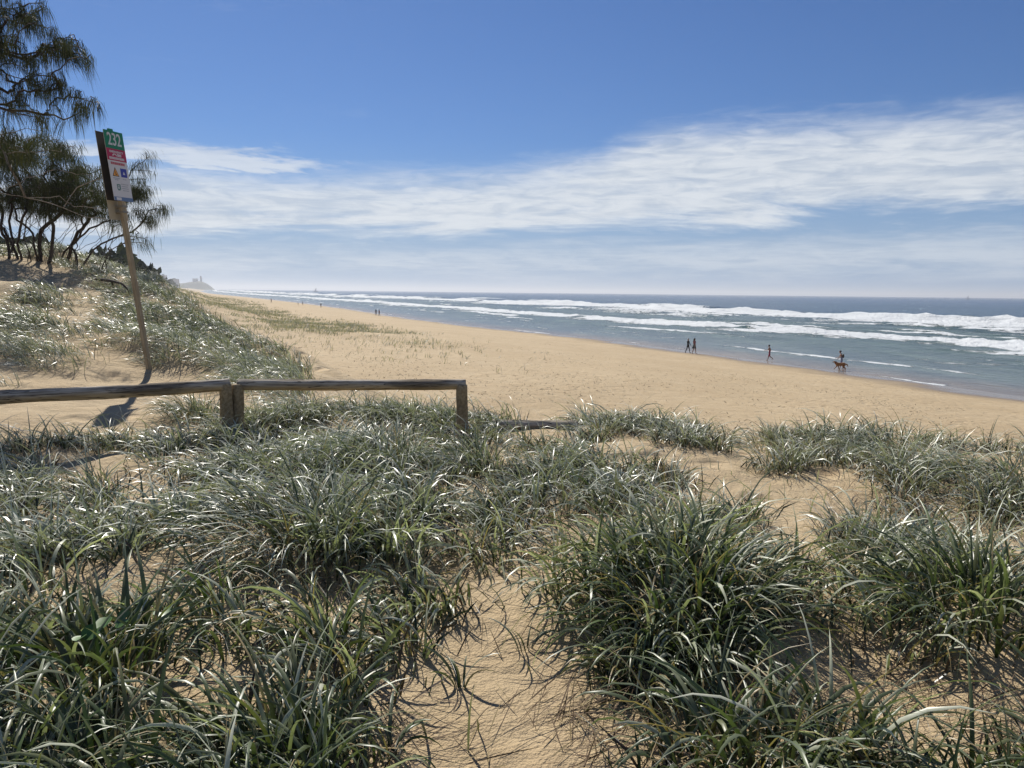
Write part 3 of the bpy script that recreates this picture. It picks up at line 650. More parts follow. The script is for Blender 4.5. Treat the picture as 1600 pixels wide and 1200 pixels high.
def sign():
    g = ground_at(233, 577); d0 = float(g[1])
    s = d0 / 13.0                                       # the sign was measured as if 13 m away
    white = simple('sign_white', (.62, .62, .63), .4, .06, 6); green = simple('sign_green', (.012, .20, .095), .4, .1, 6); pink = simple('sign_crimson', (.42, .02, .075), .4, .1, 6)
    grey = simple('sign_print_grey', (.30, .32, .36), .5); orange = simple('sign_orange', (.75, .33, .04), .4); black = simple('sign_black', (.02, .02, .02), .5)
    blue = simple('sign_blue', (.04, .05, .33), .4); slate = simple('sign_slate', (.12, .19, .34), .4); beige = simple('sign_back_beige', (.42, .36, .25), .55, .1, 4)
    steel = simple('bracket_steel', (.28, .25, .20), .5, .1, 30, 0, .6); pole = bark_material('sign_pole_timber', (.30, .245, .16), (.43, .36, .25), (25, 25, 2), .35)
    rt = empty('beach_access_sign', g, label='leaning beach access sign numbered 232 with green, crimson and white panel', category='sign')
    # frame of the leaning pole: z axis along the pole, panel faces the sea
    top_m = (at_y(190, 320, d0) - g); up = Vector(top_m).normalized()
    right = Vector((.23, .97, 0)); right = (right - up * right.dot(up)).normalized(); nrm = right.cross(up)    # panel's own right and outward normal
    rt.matrix_world = Matrix.Translation(g) @ Matrix((right, up.cross(right), up)).transposed().to_4x4()
    Wd = .43 * s; Hh = 1.13 * s; zc_ = None
    # height of the panel's foot along the pole
    best = None
    for z in np.linspace(2.0, 4.2, 221):
        P = np.array(g) + np.array(up) * z + np.array(nrm) * .05; _, yy = to_px(P[None]); e = abs(yy[0] - 315)
        if best is None or e < best[0]: best = (e, z)
    z0 = best[1]; z1 = z0 + Hh
    fy = -.062                                           # front panel plane (outward is -y in the sign's frame)
    def plate(name, x0, x1, za, zb, y, m, parent, th=.004):
        bm = bmesh.new(); box_bm(bm, ((x0 + x1) / 2, y, (za + zb) / 2), (x1 - x0, th, zb - za)); return bm_obj(name, bm, m, parent)
    bm = bmesh.new(); box_bm(bm, (0, 0, (z1 - .25) / 2 - .2), (.088, .075, z1 - .25 + .4), .006); bm_obj('pole', bm, pole, rt)
    x0, x1 = -Wd / 2, Wd / 2
    fp = plate('front_panel', x0, x1, z0, z1, fy, white, rt, .006)
    bm = bmesh.new(); box_bm(bm, (0, .10, (z0 - .29 * s + z1 - .0) / 2), (Wd, .006, z1 - z0 + .29 * s)); rp = bm_obj('rear_panel', bm, beige, rt)
    bm = bmesh.new(); box_bm(bm, (0, .094, (z0 + z1) / 2 + .01), (Wd - .004, .005, z1 - z0 - .03)); bm_obj('painted_gap_shade', bm, simple('painted_gap_shade', (.045, .038, .032), .7), rp)  # added board: the shade between the plates, put into a dark colour
    def on(f): return z0 + Hh * f
    gp = plate('number_panel', x0, x1, on(.745), on(1.0), fy - .0055, green, rt)
    text_mesh('232', Hh * .25, white, gp, (.0, fy - .009, on(.872)), 'number', .004, .74)
    ep = plate('emergency_band', x0, x1, on(.575), on(.744), fy - .0055, pink, rt)
    text_mesh('EMERGENCY', Hh * .042, white, ep, (0, fy - .009, on(.70)), 'lettering', .0012, 1.15)
    text_mesh('000', Hh * .055, white, ep, (.055 * s, fy - .009, on(.655)), 'lettering', .003, 1.0)
    bm = bmesh.new()                                      # telephone receiver
    for i in range(9):
        a = math.pi * (i / 8); box_bm(bm, (-.05 * s - .042 * math.cos(a), fy - .009, on(.648) + .026 * math.sin(a)), (.018, .002, .018))
    bm_obj('telephone_mark', bm, white, ep)
    bm = bmesh.new(); rg = random.Random(3); x = x0 + .04
    while x < x1 - .06: w = rg.uniform(.012, .026); box_bm(bm, (x + w / 2, fy - .009, on(.608)), (w, .002, Hh * .034)); x += w + .008
    bm_obj('fine_print', bm, white, ep, kind='stuff')
    red = simple('sign_red_print', (.45, .06, .08), .5); bm = bmesh.new(); x = x0 + .06
    while x < x1 - .08: w = rg.uniform(.014, .03); box_bm(bm, (x + w / 2, fy - .0045, on(.535)), (w, .002, Hh * .036)); x += w + .009
    bm_obj('fine_print', bm, red, fp, kind='stuff')
    def tri(name, cx, cz, w, h, y, m):
        bm = bmesh.new(); f = [bm.verts.new((cx + a * w / 2, y, cz + b * h / 2)) for a, b in ((-1, -1), (1, -1), (0, 1))]; bm.faces.new(f)
        r = bmesh.ops.extrude_face_region(bm, geom=bm.faces[:]); bmesh.ops.translate(bm, verts=[v for v in r['geom'] if isinstance(v, bmesh.types.BMVert)], vec=(0, -.0012, 0)); bmesh.ops.recalc_face_normals(bm, faces=bm.faces)
        return bm_obj(name, bm, m, fp)
    tri('warning_triangle', x0 + .125 * s, on(.415), .15 * s, .15 * s, fy - .0038, black); tri('warning_triangle', x0 + .125 * s, on(.408), .118 * s, .112 * s, fy - .0056, orange)
    bm = bmesh.new(); box_bm(bm, (x0 + .125 * s, fy - .0078, on(.395)), (.012, .001, .05)); box_bm(bm, (x0 + .135 * s, fy - .0078, on(.375)), (.04, .001, .012)); bm_obj('figure_mark', bm, black, fp)
    plate('blue_square', x0 + .245 * s, x0 + .385 * s, on(.35), on(.475), fy - .0048, blue, fp, .002)
    tri('figure_mark', x0 + .315 * s, on(.41), .055 * s, .05 * s, fy - .0062, white)
    bm = bmesh.new()
    for cx, cz, w in ((.125, .322, .13), (.125, .30, .07), (.315, .318, .06), (.30, .245, .16), (.29, .215, .13), (.30, .185, .15), (.30, .155, .12)):
        x = x0 + (cx - w / 2) * s
        while x < x0 + (cx + w / 2) * s: ww = rg.uniform(.008, .02); box_bm(bm, (x, fy - .0042, on(cz)), (ww, .002, Hh * .011)); x += ww + .008
    bm_obj('fine_print', bm, grey, fp, kind='stuff')
    bm = bmesh.new(); ring = [(.0, .03), (.028, .045), (.04, .0), (.02, -.04), (-.0, -.06), (-.03, -.035), (-.04, .01), (-.028, .045)]
    for (ax, az2), (bx, bz) in zip(ring, ring[1:] + ring[:1]): box_bm(bm, (x0 + .15 * s + (ax + bx) / 2, fy - .0042, on(.20) + (az2 + bz) / 2), (abs(ax - bx) + .007, .002, abs(az2 - bz) + .005))
    box_bm(bm, (x0 + .15 * s, fy - .0042, on(.205)), (.022, .002, .022)); bm_obj('shield_mark', bm, simple('sign_teal_print', (.10, .22, .20), .5), fp)
    st = plate('footer_strip', x0, x1, z0, on(.055), fy - .0055, slate, rt); plate('footer_tag', x0 + .05 * s, x0 + .16 * s, on(.008), on(.047), fy - .0085, white, st, .002)
    bm = bmesh.new(); box_bm(bm, (-.04 * s, fy + .01, z1 + .018), (.10 * s, .03, .036)); bm_obj('top_clip', bm, green, rt)
    for zz in (z0 - .09, z0 - .19, z1 - .2, z1 - .6):
        bm = bmesh.new(); box_bm(bm, (0, .018, zz), (.13, .165, .035), .004); bm_obj('clamp', bm, steel, rt)
sign()

# ------------------------------------------------------------------ casuarina trees
def casuarina(name, label, stems, tips, r_leaf, seed, strands, slen, swid, bark, reach=1.0, group=None, up_first=.45, jit=.12):
    """stems: list of polylines (first point on the ground); tips: (N,3) where hanging foliage starts"""
    rg = np.random.default_rng(seed); nodes = []; par = []; cnt = []
    for st in stems:
        prev = -1
        st = np.asarray(st, float); n = max(4, int(np.linalg.norm(np.diff(st, axis=0), axis=1).sum() / .22)); k = np.linspace(0, len(st) - 1, n)
        for kk in k:
            i = min(int(kk), len(st) - 2); p = st[i] + (st[i + 1] - st[i]) * (kk - i)
            nodes.append(p + rg.normal(0, .018, 3)); par.append(prev); prev = len(nodes) - 1
    root = np.array(stems[0][0]); tips = tips[np.argsort(np.linalg.norm(tips - root, axis=1))]; tn = []
    plen = [0.0] * len(nodes)
    for i in range(len(nodes)):
        if par[i] >= 0: plen[i] = plen[par[i]] + float(np.linalg.norm(nodes[i] - nodes[par[i]]))
    for tp in tips:
        A = np.array(nodes); d = A - tp; dist = np.linalg.norm(d * np.array((1, 1, 1.0 + .5)), axis=1) + .22 * np.array(plen) + np.where(A[:, 2] > tp[2] + .1, .5, 0)
        i = int(np.argmin(dist)); a = nodes[i]; L = float(np.linalg.norm(tp - a)); m = max(2, int(L / .25)); p0 = i
        bowv = rg.normal(0, .1 * L, 3) * reach; bowv[2] = abs(bowv[2]) * .6
        for k in range(1, m + 1):
            t = k / m; p = a + (tp - a) * t + bowv * math.sin(math.pi * t) + rg.normal(0, .02, 3) * (k < m)
            nodes.append(p); par.append(p0); plen.append(plen[p0] + L / m); p0 = len(nodes) - 1
        tn.append(p0)
    n = len(nodes); nodes = np.array(nodes); leaves = np.zeros(n); leaves[tn] = 1
    for i in range(n - 1, -1, -1):
        if par[i] >= 0: leaves[par[i]] += leaves[i]
    rad_ = r_leaf * np.maximum(leaves, 1.6) ** .44
    org = np.array(stems[0][0]); org[2] = float(H(org[0], org[1]))
    tr = empty(name, org, label=label, category='tree')
    if group: tr['group'] = group
    thick, thin = [], []
    ki = {}
    for i in range(n): ki.setdefault(par[i], []).append(i)
    def chains():
        starts = [(par[i], i) for i in ki.get(-1, [])]
        while starts:
            p, i = starts.pop(); ch = ([p] if p >= 0 else []) + [i]
            while True:
                c = ki.get(i, [])
                if not c: break
                c = sorted(c, key=lambda j: -leaves[j])
                for j in c[1:]: starts.append((i, j))
                i = c[0]; ch.append(i)
            yield ch
    for ch in chains():
        if len(ch) < 2: continue
        P = nodes[ch] - org; rr = rad_[ch].copy()
        if ch[0] >= 0 and len(ch) > 1: rr[0] = min(rr[0], rr[1] * 1.25)
        (thick if rr.max() > .028 else thin).append(tube_np(P, rr, 7 if rr.max() > .028 else 4))
    v, q = join_np(thick + thin); mesh_np('trunk', v, q, bark, parent=tr)
    # hanging needles
    tp = nodes[tn]; B = np.repeat(tp, strands, 0) + rg.normal(0, jit, (len(tp) * strands, 3)) * np.array((1, 1, .6)) - org; N = len(B)
    az_ = rg.uniform(0, 6.28, N); L = rg.uniform(.5, 1.15, N) * slen * np.repeat(rg.uniform(.55, 1.3, len(tp)), strands)
    shade_ = np.repeat(rg.uniform(.65, 1.25, len(tp)), strands)[:, None]; u = rg.uniform(0, 1, (N, 1))
    col = (np.array((.034, .046, .020)) * (1 - u) + np.array((.085, .085, .036)) * u) * shade_
    V, Q, C = blades(B, az_ * .25 + .2, rg.uniform(.4, 2.2, N), np.zeros(N), L, rg.uniform(.6, 1.2, N) * swid, col, 3, False, rg.normal(0, 1.2, N), rng=rg)
    # re-aim: start outward and then droop straight down
    V = V.reshape(N, 4, 2, 3); w = V[:, :, 1] - V[:, :, 0]; out = np.repeat(rg.normal(0, .22, (len(tp), 2)), strands, 0) + rg.normal(0, .11, (N, 2)); t = np.linspace(0, 1, 4)
    P = np.zeros((N, 4, 3)); P[:, :, 0] = B[:, None, 0] + (out[:, None, 0] + .10) * L[:, None] * (t ** .7)[None]; P[:, :, 1] = B[:, None, 1] + out[:, None, 1] * L[:, None] * (t ** .7)[None]
    P[:, :, 2] = B[:, None, 2] - L[:, None] * (t ** 1.25)[None] * rg.uniform(.6, 1, N)[:, None]
    wn = np.linalg.norm(w, axis=-1, keepdims=True); sd2 = np.stack((np.cos(az_), np.sin(az_), np.zeros(N)), -1)[:, None]
    V = np.stack((P - sd2 * wn / 2, P + sd2 * wn / 2), 2).reshape(-1, 3)
    mesh_np('crown', V, Q, M_NEEDLE, {'col': C}, parent=tr)
    return tr
def px_tips(blobs, rng):
    out = []
    for px, py, rx, ry, y, dy, n in blobs:
        m = max(1, round(n / 4.5)); left = n
        for c in range(m):                           # boughs: foliage gathers in small irregular groups
            a = rng.uniform(0, 6.28); r = math.sqrt(rng.uniform(0, 1)) * 1.08; cx, cy, cy_ = px + rx * r * math.cos(a), py + ry * r * math.sin(a), y + rng.uniform(-dy, dy)
            k = left if c == m - 1 else min(left, int(rng.integers(2, 8))); left -= k
            for _ in range(k): out.append(at_y(cx + rng.normal(0, 90 / y * 1.5 + 1), cy + rng.normal(0, 50 / y * 1.5 + 1), cy_ + rng.normal(0, .15)))
    return np.array(out)
def trees():
    rg = np.random.default_rng(3)
    def gp(px, py, y): p = at_y(px, py, y); return p
    def base(px, y): d = ray(px, 420); x = d[0] / d[1] * y; return np.array((x, y, float(H(x, y)) - .15))
    # near tree: trunk left of the view, boughs reaching in at the top left
    Y = 12.5
    st = [[np.array((-11.2, 12.8, float(H(-11.2, 12.8)) - .2)), np.array((-11.0, 12.7, 8.0)), np.array((-10.6, 12.6, 10.0)), np.array((-10.2, 12.5, 12.2)), np.array((-9.9, 12.5, 14.0))]]
    B = [(15, 20, 60, 35, Y, .7, 46), (60, 15, 30, 14, Y, .5, 12), (-40, 60, 60, 70, Y, .9, 40), (70, 62, 26, 14, Y, .4, 12), (100, 66, 24, 12, Y, .35, 16), (125, 78, 8, 8, Y, .3, 7), (45, 85, 26, 14, Y, .5, 13),
         (10, 75, 24, 22, Y, .6, 14), (50, 128, 28, 12, Y, .4, 16), (85, 140, 16, 12, Y, .4, 9), (15, 150, 24, 12, Y, .5, 14), (120, 166, 10, 5, Y, .3, 6), (139, 160, 6, 5, Y, .3, 7), (95, 120, 16, 10, Y, .4, 6), (-60, 150, 60, 50, Y, .9, 30), (70, 176, 26, 10, Y, .5, 8), (-30, 10, 50, 40, Y, .8, 20)]
    casuarina('casuarina_tree', 'nearest she-oak, drooping needles reaching in at the top left corner', st, px_tips([b_[:6] + (int(b_[6] * 1.25),) for b_ in B], rg), .0048, 31, 24, .46, .0075, M_BARK, 1.0, 'she-oaks on the dune', jit=.035)
    # bare pale boughs of the near tree's neighbour crossing in front of the dark crowns
    Y = 17.0
    st = [[base(-150, Y), gp(-130, 330, Y), gp(-70, 312, Y), gp(0, 295, Y), gp(40, 282, Y), gp(82, 265, Y), gp(120, 270, Y), gp(160, 277, Y)],
          [gp(-130, 330, Y), gp(-60, 300, Y), gp(5, 302, Y), gp(40, 308, Y), gp(95, 308, Y), gp(115, 322, Y), gp(160, 324, Y)], [gp(40, 308, Y), gp(85, 320, Y), gp(130, 338, Y), gp(165, 341, Y)]]
    B = [(-100, 240, 70, 60, Y, .8, 60), (-30, 230, 40, 30, Y, .7, 30), (20, 225, 45, 25, Y, .7, 26), (80, 215, 24, 16, Y, .5, 10), (100, 235, 12, 12, Y, .5, 5), (165, 272, 8, 10, Y, .3, 4)]
    casuarina('casuarina_tree', 'she-oak with bare pale boughs crossing towards the sign', st, px_tips(B, rg), .0052, 37, 24, .5, .011, M_LIMB, .8, 'she-oaks on the dune', jit=.1)
    # the wind-clipped thicket on the crest
    def clump(label, stems_px, blobs, seed, n=26, k=1.6):
        st = []; g0 = ground_at(*stems_px[0][0]); Y = g0[1]
        for b_, way in stems_px:
            bp = ground_at(*b_); bp[2] -= .12; st.append([bp] + [gp(px, py, bp[1] + (Y - bp[1]) * min(1, (i + 1) / 3) + dy) for i, (px, py, dy) in enumerate(way)])
        for j in range(7 if len(blobs) > 4 else 2):
            b_ = stems_px[j % len(stems_px)][0]; o_ = rg.uniform(-16, 16); bp = ground_at(b_[0] + o_, b_[1] + abs(o_) * .1); bp[2] -= .1; q_ = rg.uniform(-1, 1)
            st.append([bp, gp(b_[0] + o_ + 14 * q_, b_[1] - 26, bp[1] + rg.uniform(-.3, .3)), gp(b_[0] + o_ + 30 * q_ + rg.uniform(-8, 8), b_[1] - 46, Y + rg.uniform(-.5, .5)), gp(b_[0] + o_ + 52 * q_ + rg.uniform(-12, 12), b_[1] - rg.uniform(58, 74), Y + rg.uniform(-.6, .6))])
        casuarina('casuarina_tree', label, st, px_tips([(px, py - 8, rx, ry, Y, dy, int(c * k * .66)) for px, py, rx, ry, dy, c in blobs], rg), .0072, seed, n, .55, .015, M_BARK, 1.0, 'she-oaks on the dune', jit=.15)
    clump('leftmost she-oak of the crest thicket with crossing dark stems', [((22, 404), [(18, 385, 0), (8, 355, .3), (-10, 330, .5)]), ((34, 405), [(28, 380, -.3), (32, 350, -.5), (45, 322, -.6)]), ((8, 403), [(-5, 380, .4), (-30, 350, .6)]), ((12, 404), [(22, 378, 0), (14, 345, .2), (20, 320, .2)]), ((40, 406), [(52, 382, 0), (70, 360, .3), (72, 335, .4)]), ((2, 402), [(12, 385, .3), (30, 362, .2), (58, 345, .1)])],
          [(-40, 300, 60, 45, 1.4, 60), (15, 285, 55, 35, 1.4, 80), (25, 250, 50, 24, 1.2, 60), (-20, 240, 40, 30, 1, 40), (20, 322, 50, 12, 1, 30)], 41)
    clump('she-oak with a forked trunk in the middle of the crest thicket', [((52, 408), [(40, 390, 0), (24, 368, .2), (5, 350, .4)]), ((50, 408), [(38, 372, -.2), (40, 345, -.3), (60, 320, -.2)]), ((78, 410), [(85, 388, .1), (98, 372, .3), (118, 355, .5), (140, 345, .7)]), ((76, 410), [(84, 370, 0), (82, 350, -.2), (75, 330, -.2)]), ((66, 409), [(62, 385, .3), (64, 360, .5), (95, 335, .6)]), ((84, 410), [(70, 392, .2), (48, 380, .1), (30, 358, 0)]), ((90, 411), [(108, 398, -.2), (126, 388, -.3), (150, 378, -.3), (170, 362, -.3)])],
          [(70, 285, 60, 32, 1.4, 100), (95, 318, 55, 22, 1.4, 85), (60, 245, 42, 20, 1.2, 48), (110, 262, 24, 14, .9, 22), (45, 325, 45, 16, 1.2, 40), (90, 300, 60, 30, 1.4, 60)], 43)
    clump('she-oak whose crown spreads seaward behind the sign', [((94, 411), [(100, 395, 0), (115, 380, .1), (135, 362, .2), (165, 345, .3), (190, 330, .4)]), ((120, 418), [(120, 400, .1), (112, 385, .1), (122, 372, 0), (130, 352, -.2)]), ((124, 419), [(142, 395, 0), (160, 380, -.1), (180, 372, -.1), (205, 362, 0)]), ((98, 412), [(92, 385, 0), (105, 360, .2), (120, 340, .2)]), ((126, 420), [(134, 405, .1), (150, 395, .1), (158, 378, .1), (150, 355, .2)])],
          [(140, 300, 38, 32, 1.1, 80), (165, 322, 38, 24, 1.1, 60), (205, 318, 26, 20, .8, 30), (228, 312, 20, 14, .7, 22), (248, 336, 16, 8, .6, 14), (222, 348, 20, 8, .6, 12), (212, 254, 10, 8, .5, 6), (222, 248, 6, 6, .4, 4), (218, 274, 8, 5, .4, 4), (135, 268, 18, 12, .7, 16), (235, 384, 10, 3, .4, 4), (180, 352, 22, 8, .6, 12), (210, 292, 14, 10, .6, 9), (130, 335, 30, 12, .9, 26)], 47, 24, 1.4)
    clump('small thin stemmed she-oak leaning at the seaward end of the thicket', [((156, 428), [(165, 405, 0), (172, 392, .1), (185, 382, .2), (205, 376, .2)]), ((158, 428), [(172, 402, -.1), (172, 385, -.1), (178, 370, 0)])],
          [(212, 372, 14, 5, .4, 7), (190, 366, 14, 6, .4, 6), (226, 390, 8, 3, .3, 3)], 53, 18, 1.2)
trees()

# fallen dark branch on the crest
def dead_branch():
    ya = float(ground_at(150, 442)[1]); yb = float(ground_at(203, 463)[1]); tt = (0, .25, .5, .75, .9, 1)
    pts = [at_y(px, py, ya + (yb - ya) * k - .25 * math.sin(math.pi * k)) for k, (px, py) in zip(tt, ((150, 436), (162, 437), (175, 439), (190, 443), (198, 450), (203, 461)))]; y = .5 * (ya + yb) - .2
    g = pts[0].copy(); e = pts[-1].copy(); org = (g[0], g[1], float(H(g[0], g[1])))
    V1 = tube_np(np.array(pts) - org, (.05, .048, .04, .034, .028, .018), 7, .06, 3); tw = [pts[2], at_y(177, 452, y + .2), at_y(176, 458, y + .2)]
    V2 = tube_np(np.array(tw) - org, (.028, .02, .012), 6, .05, 4); v, q = join_np([V1, V2])
    o = mesh_np('fallen_branch', v, q, M_BARK, label='dark dead branch arching over the grass left of the sign pole', category='branch'); o.location = org
dead_branch()

# ------------------------------------------------------------------ scrub on the far foredune, headland, haze
def scrub():
    rg = np.random.default_rng(61); pts, cols, wds = [], [], []
    for k in range(420):
        y = 150 * math.exp(rg.uniform(0, 2.75)); s = rg.uniform(74, 150); x = float(shore(y)) - s / float(shore_cos(y)); h = rg.uniform(3.5, 8.5) * (1 + y / 1500); g = float(H(x, y)); r = rg.uniform(2.2, 4.5) * (1 + y / 900)
        n = 60 if y < 700 else 26
        a = rg.uniform(0, 6.28, n); c = rg.uniform(-.4, 1, n); q = np.sqrt(np.maximum(0, 1 - c * c)) * r * rg.uniform(.7, 1.05, n)
        pts.append(np.stack((x + q * np.cos(a), y + q * np.sin(a), g + h * .45 + c * h * .52), -1)); cols.append(np.array((.035, .05, .022)) * rg.uniform(.6, 1.4) * rg.uniform(.7, 1.3, (n, 1))); wds.append(np.full(n, r * .55))
    P = np.concatenate(pts); C = np.concatenate(cols); Wd = np.concatenate(wds); N = len(P)
    sw = Sward(); sw.add(*blades(P, rg.uniform(0, 6.28, N), rg.uniform(.2, 2.4, N), rg.uniform(-.5, .8, N), Wd * 1.4, Wd, C, 3, False, rg.normal(0, .8, N)))
    sw.build('coastal_scrub', M_DRY, label='dark wooded ridge behind the far foredune', category='scrub', kind='stuff')
scrub()
def headland():
    D = 5200.0; m = simple('headland_scrub', (.06, .07, .045), .9, .4, .02)
    x0, x1 = at_y(236, 452, D)[0], at_y(338, 452, D)[0]; xs = np.linspace(x0 - 900, x1, 90); ys = np.linspace(D - 260, D + 500, 30); X, Y = np.meshgrid(xs, ys); XR = X * Y / D
    t = (X - x0) / (x1 - x0); prof = np.interp(t, (-3, -.4, 0, .25, .45, .62, .75, .85, .93, 1.0), (36, 36, 40, 38, 42, 52, 57, 46, 20, -4))
    Z = (prof + 8 * fbm(X / 60, Y / 60, 4, 70)) * sm(D - 260, D - 90, Y + 60 * fbm(X / 90, X * 0, 2, 71)) * (1 - sm(D + 250, D + 500, Y)) - 3
    mesh_np('headland', np.stack((XR, Y, Z), -1).reshape(-1, 3), grid_quads(30, 90), m, kind='structure')
    white = simple('lighthouse_white', (.55, .55, .55), .6); dark = simple('lantern_dark', (.08, .08, .09), .4)
    p = at_y(314, 437, D + 30); g = 52.0; lt = empty('lighthouse', (p[0], D + 30, g), label='slim lighthouse tower on the hazy far headland', category='lighthouse')
    prof_ = ((8, -6), (7.2, 14), (6.4, 32)); an = np.linspace(0, 2 * np.pi, 14, endpoint=False)
    V = np.array([(r * math.cos(a), r * math.sin(a), z) for r, z in prof_ for a in an]); mesh_np('tower', V, grid_quads(3, 14, True), white, parent=lt)
    for nm, rs, mm in (('gallery', ((8.5, 32), (8.5, 33.5), (.1, 33.5)), white), ('lantern', ((4.5, 33.5), (4.5, 39), (.1, 43)), dark)):
        V = np.array([(r * math.cos(a), r * math.sin(a), z) for r, z in rs for a in an]); mesh_np(nm, V, grid_quads(3, 14, True), mm, parent=lt)
    b = empty('water_reservoir', (p[0] - 42, D + 40, g), label='low block shaped reservoir beside the lighthouse on the far headland', category='building')
    bm = bmesh.new(); bmesh.ops.create_cone(bm, segments=20, radius1=18, radius2=18, depth=26, cap_ends=True, matrix=Matrix.Translation((0, 0, 8))); bm_obj('tank', bm, white, b)
    bm = bmesh.new(); bmesh.ops.create_cone(bm, segments=20, radius1=19.5, radius2=16, depth=3, cap_ends=True, matrix=Matrix.Translation((0, 0, 22.5))); bm_obj('roof', bm, dark, b)
    for px, py0, w, h, lab in ((255, 430, 16, 52, 'tallest hazy apartment tower above the far dune'), (272, 436, 22, 34, 'broad hazy apartment block left of the headland')):
        yy = 3300.0; q = at_y(px, py0, yy); top = q[2]; t_ = empty('apartment_block', (q[0], yy, 6), label=lab, category='building', group='distant apartment blocks')
        bm = bmesh.new(); box_bm(bm, (0, 0, (top - 6) / 2), (w * 1.6, 18, top - 6)); bm_obj('wall', bm, white, t_); nfl = max(3, int((top - 6) / 4))
        for f in range(nfl): bm = bmesh.new(); box_bm(bm, (0, -9.1, (f + .55) * (top - 6) / nfl), (w * 1.4, .3, 1.6)); bm_obj('window_band', bm, dark, t_)
        bm = bmesh.new(); box_bm(bm, (0, 0, top - 6 + 1.6), (w * .5, 8, 3.2)); bm_obj('roof_plant', bm, dark, t_)
headland()

# ------------------------------------------------------------------ boats far out
def boats():
    hull = simple('boat_hull', (.05, .06, .08), .5); sail = simple('boat_sail', (.45, .47, .5), .7)
    for px, yy, sc, lab in ((1513, 2600., 1.0, 'small yacht on the horizon at the far right'), (494, 3000., 1.3, 'faint boat on the horizon beyond the surf')):
        d = ray(px, 462); x = d[0] / d[1] * yy; b = empty('yacht', (x, yy, 0), label=lab, category='boat', group='boats far out at sea')
        bm = bmesh.new(); L = 6 * sc
        secs = [[bm.verts.new((-L + 2 * L * t, sy * 1.7 * sc * math.sin(math.pi * (.18 + .8 * t)) ** .6, zz * sc)) for sy, zz in ((-1, 1.6 + .5 * t), (-.6, -.3), (.6, -.3), (1, 1.6 + .5 * t))] for t in np.linspace(0, 1, 8)]
        for a, c in zip(secs[:-1], secs[1:]):
            for k in range(4): bm.faces.new((a[k], a[(k + 1) % 4], c[(k + 1) % 4], c[k]))
        bm.faces.new(secs[0]); bm.faces.new(secs[-1][::-1]); bm_obj('hull', bm, hull, b, False)
        v, q = tube_np([(0.5, 0, 1), (0.5, 0, 13 * sc)], (.16, .1), 6); mesh_np('mast', v, q, hull, parent=b)
        bm = bmesh.new(); tri_ = [bm.verts.new(p) for p in ((.3, 0, 2.6 * sc), (-4.5 * sc, .3, 2.6 * sc), (.3, 0, 12.4 * sc), (.3, .12, 2.6 * sc), (-4.5 * sc, .42, 2.6 * sc), (.3, .12, 12.4 * sc))]
        for f in ((0, 1, 2), (5, 4, 3), (0, 3, 4, 1), (1, 4, 5, 2), (2, 5, 3, 0)): bm.faces.new([tri_[i] for i in f])
        bm_obj('sail', bm, sail, b)
boats()

# ------------------------------------------------------------------ people and dog
SKIN = simple('skin', (.45, .27, .19), .55, .08, 15); SKIN2 = simple('skin_tanned', (.36, .20, .13), .55, .08, 15)
def skin_body(name, verts, edges, radii, seg_mat, mats, parent, root=0, sub=2):
    """one continuous surface grown round a skeleton; every face takes the material of its nearest bone"""
    me = bpy.data.meshes.new('sk'); me.from_pydata([tuple(v) for v in verts], edges, []); ob = bpy.data.objects.new('sk', me); COL.objects.link(ob)
    md = ob.modifiers.new('s', 'SKIN'); md.use_smooth_shade = True; md.branch_smoothing = .3
    for i, v in enumerate(me.skin_vertices[0].data): r = radii[i]; v.radius = r if isinstance(r, tuple) else (r, r); v.use_root = (i == root)
    sb = ob.modifiers.new('u', 'SUBSURF'); sb.levels = sub; sb.render_levels = sub
    dg = bpy.context.evaluated_depsgraph_get(); dg.update(); out = bpy.data.meshes.new_from_object(ob.evaluated_get(dg)); bpy.data.objects.remove(ob); out.name = name
    out.materials.clear()
    for m in mats: out.materials.append(m)
    vs = np.array(verts); n = len(out.polygons); c = np.empty(n * 3, np.float32); out.polygons.foreach_get('center', c); c = c.reshape(-1, 3); best = np.full(n, 1e9); idx = np.zeros(n, np.int32)
    for (a, b), mi in zip(edges, seg_mat):
        A, Bv = vs[a], vs[b]; ab = Bv - A; t = np.clip(((c - A) @ ab) / (ab @ ab + 1e-9), 0, 1); d = np.linalg.norm(c - A - t[:, None] * ab, axis=1) - .5 * (radii[a][0] if isinstance(radii[a], tuple) else radii[a])
        up = d < best; best = np.where(up, d, best); idx = np.where(up, mi, idx)
    out.polygons.foreach_set('material_index', idx); out.polygons.foreach_set('use_smooth', np.ones(n, bool)); out.update()
    return link(bpy.data.objects.new(name, out), parent)
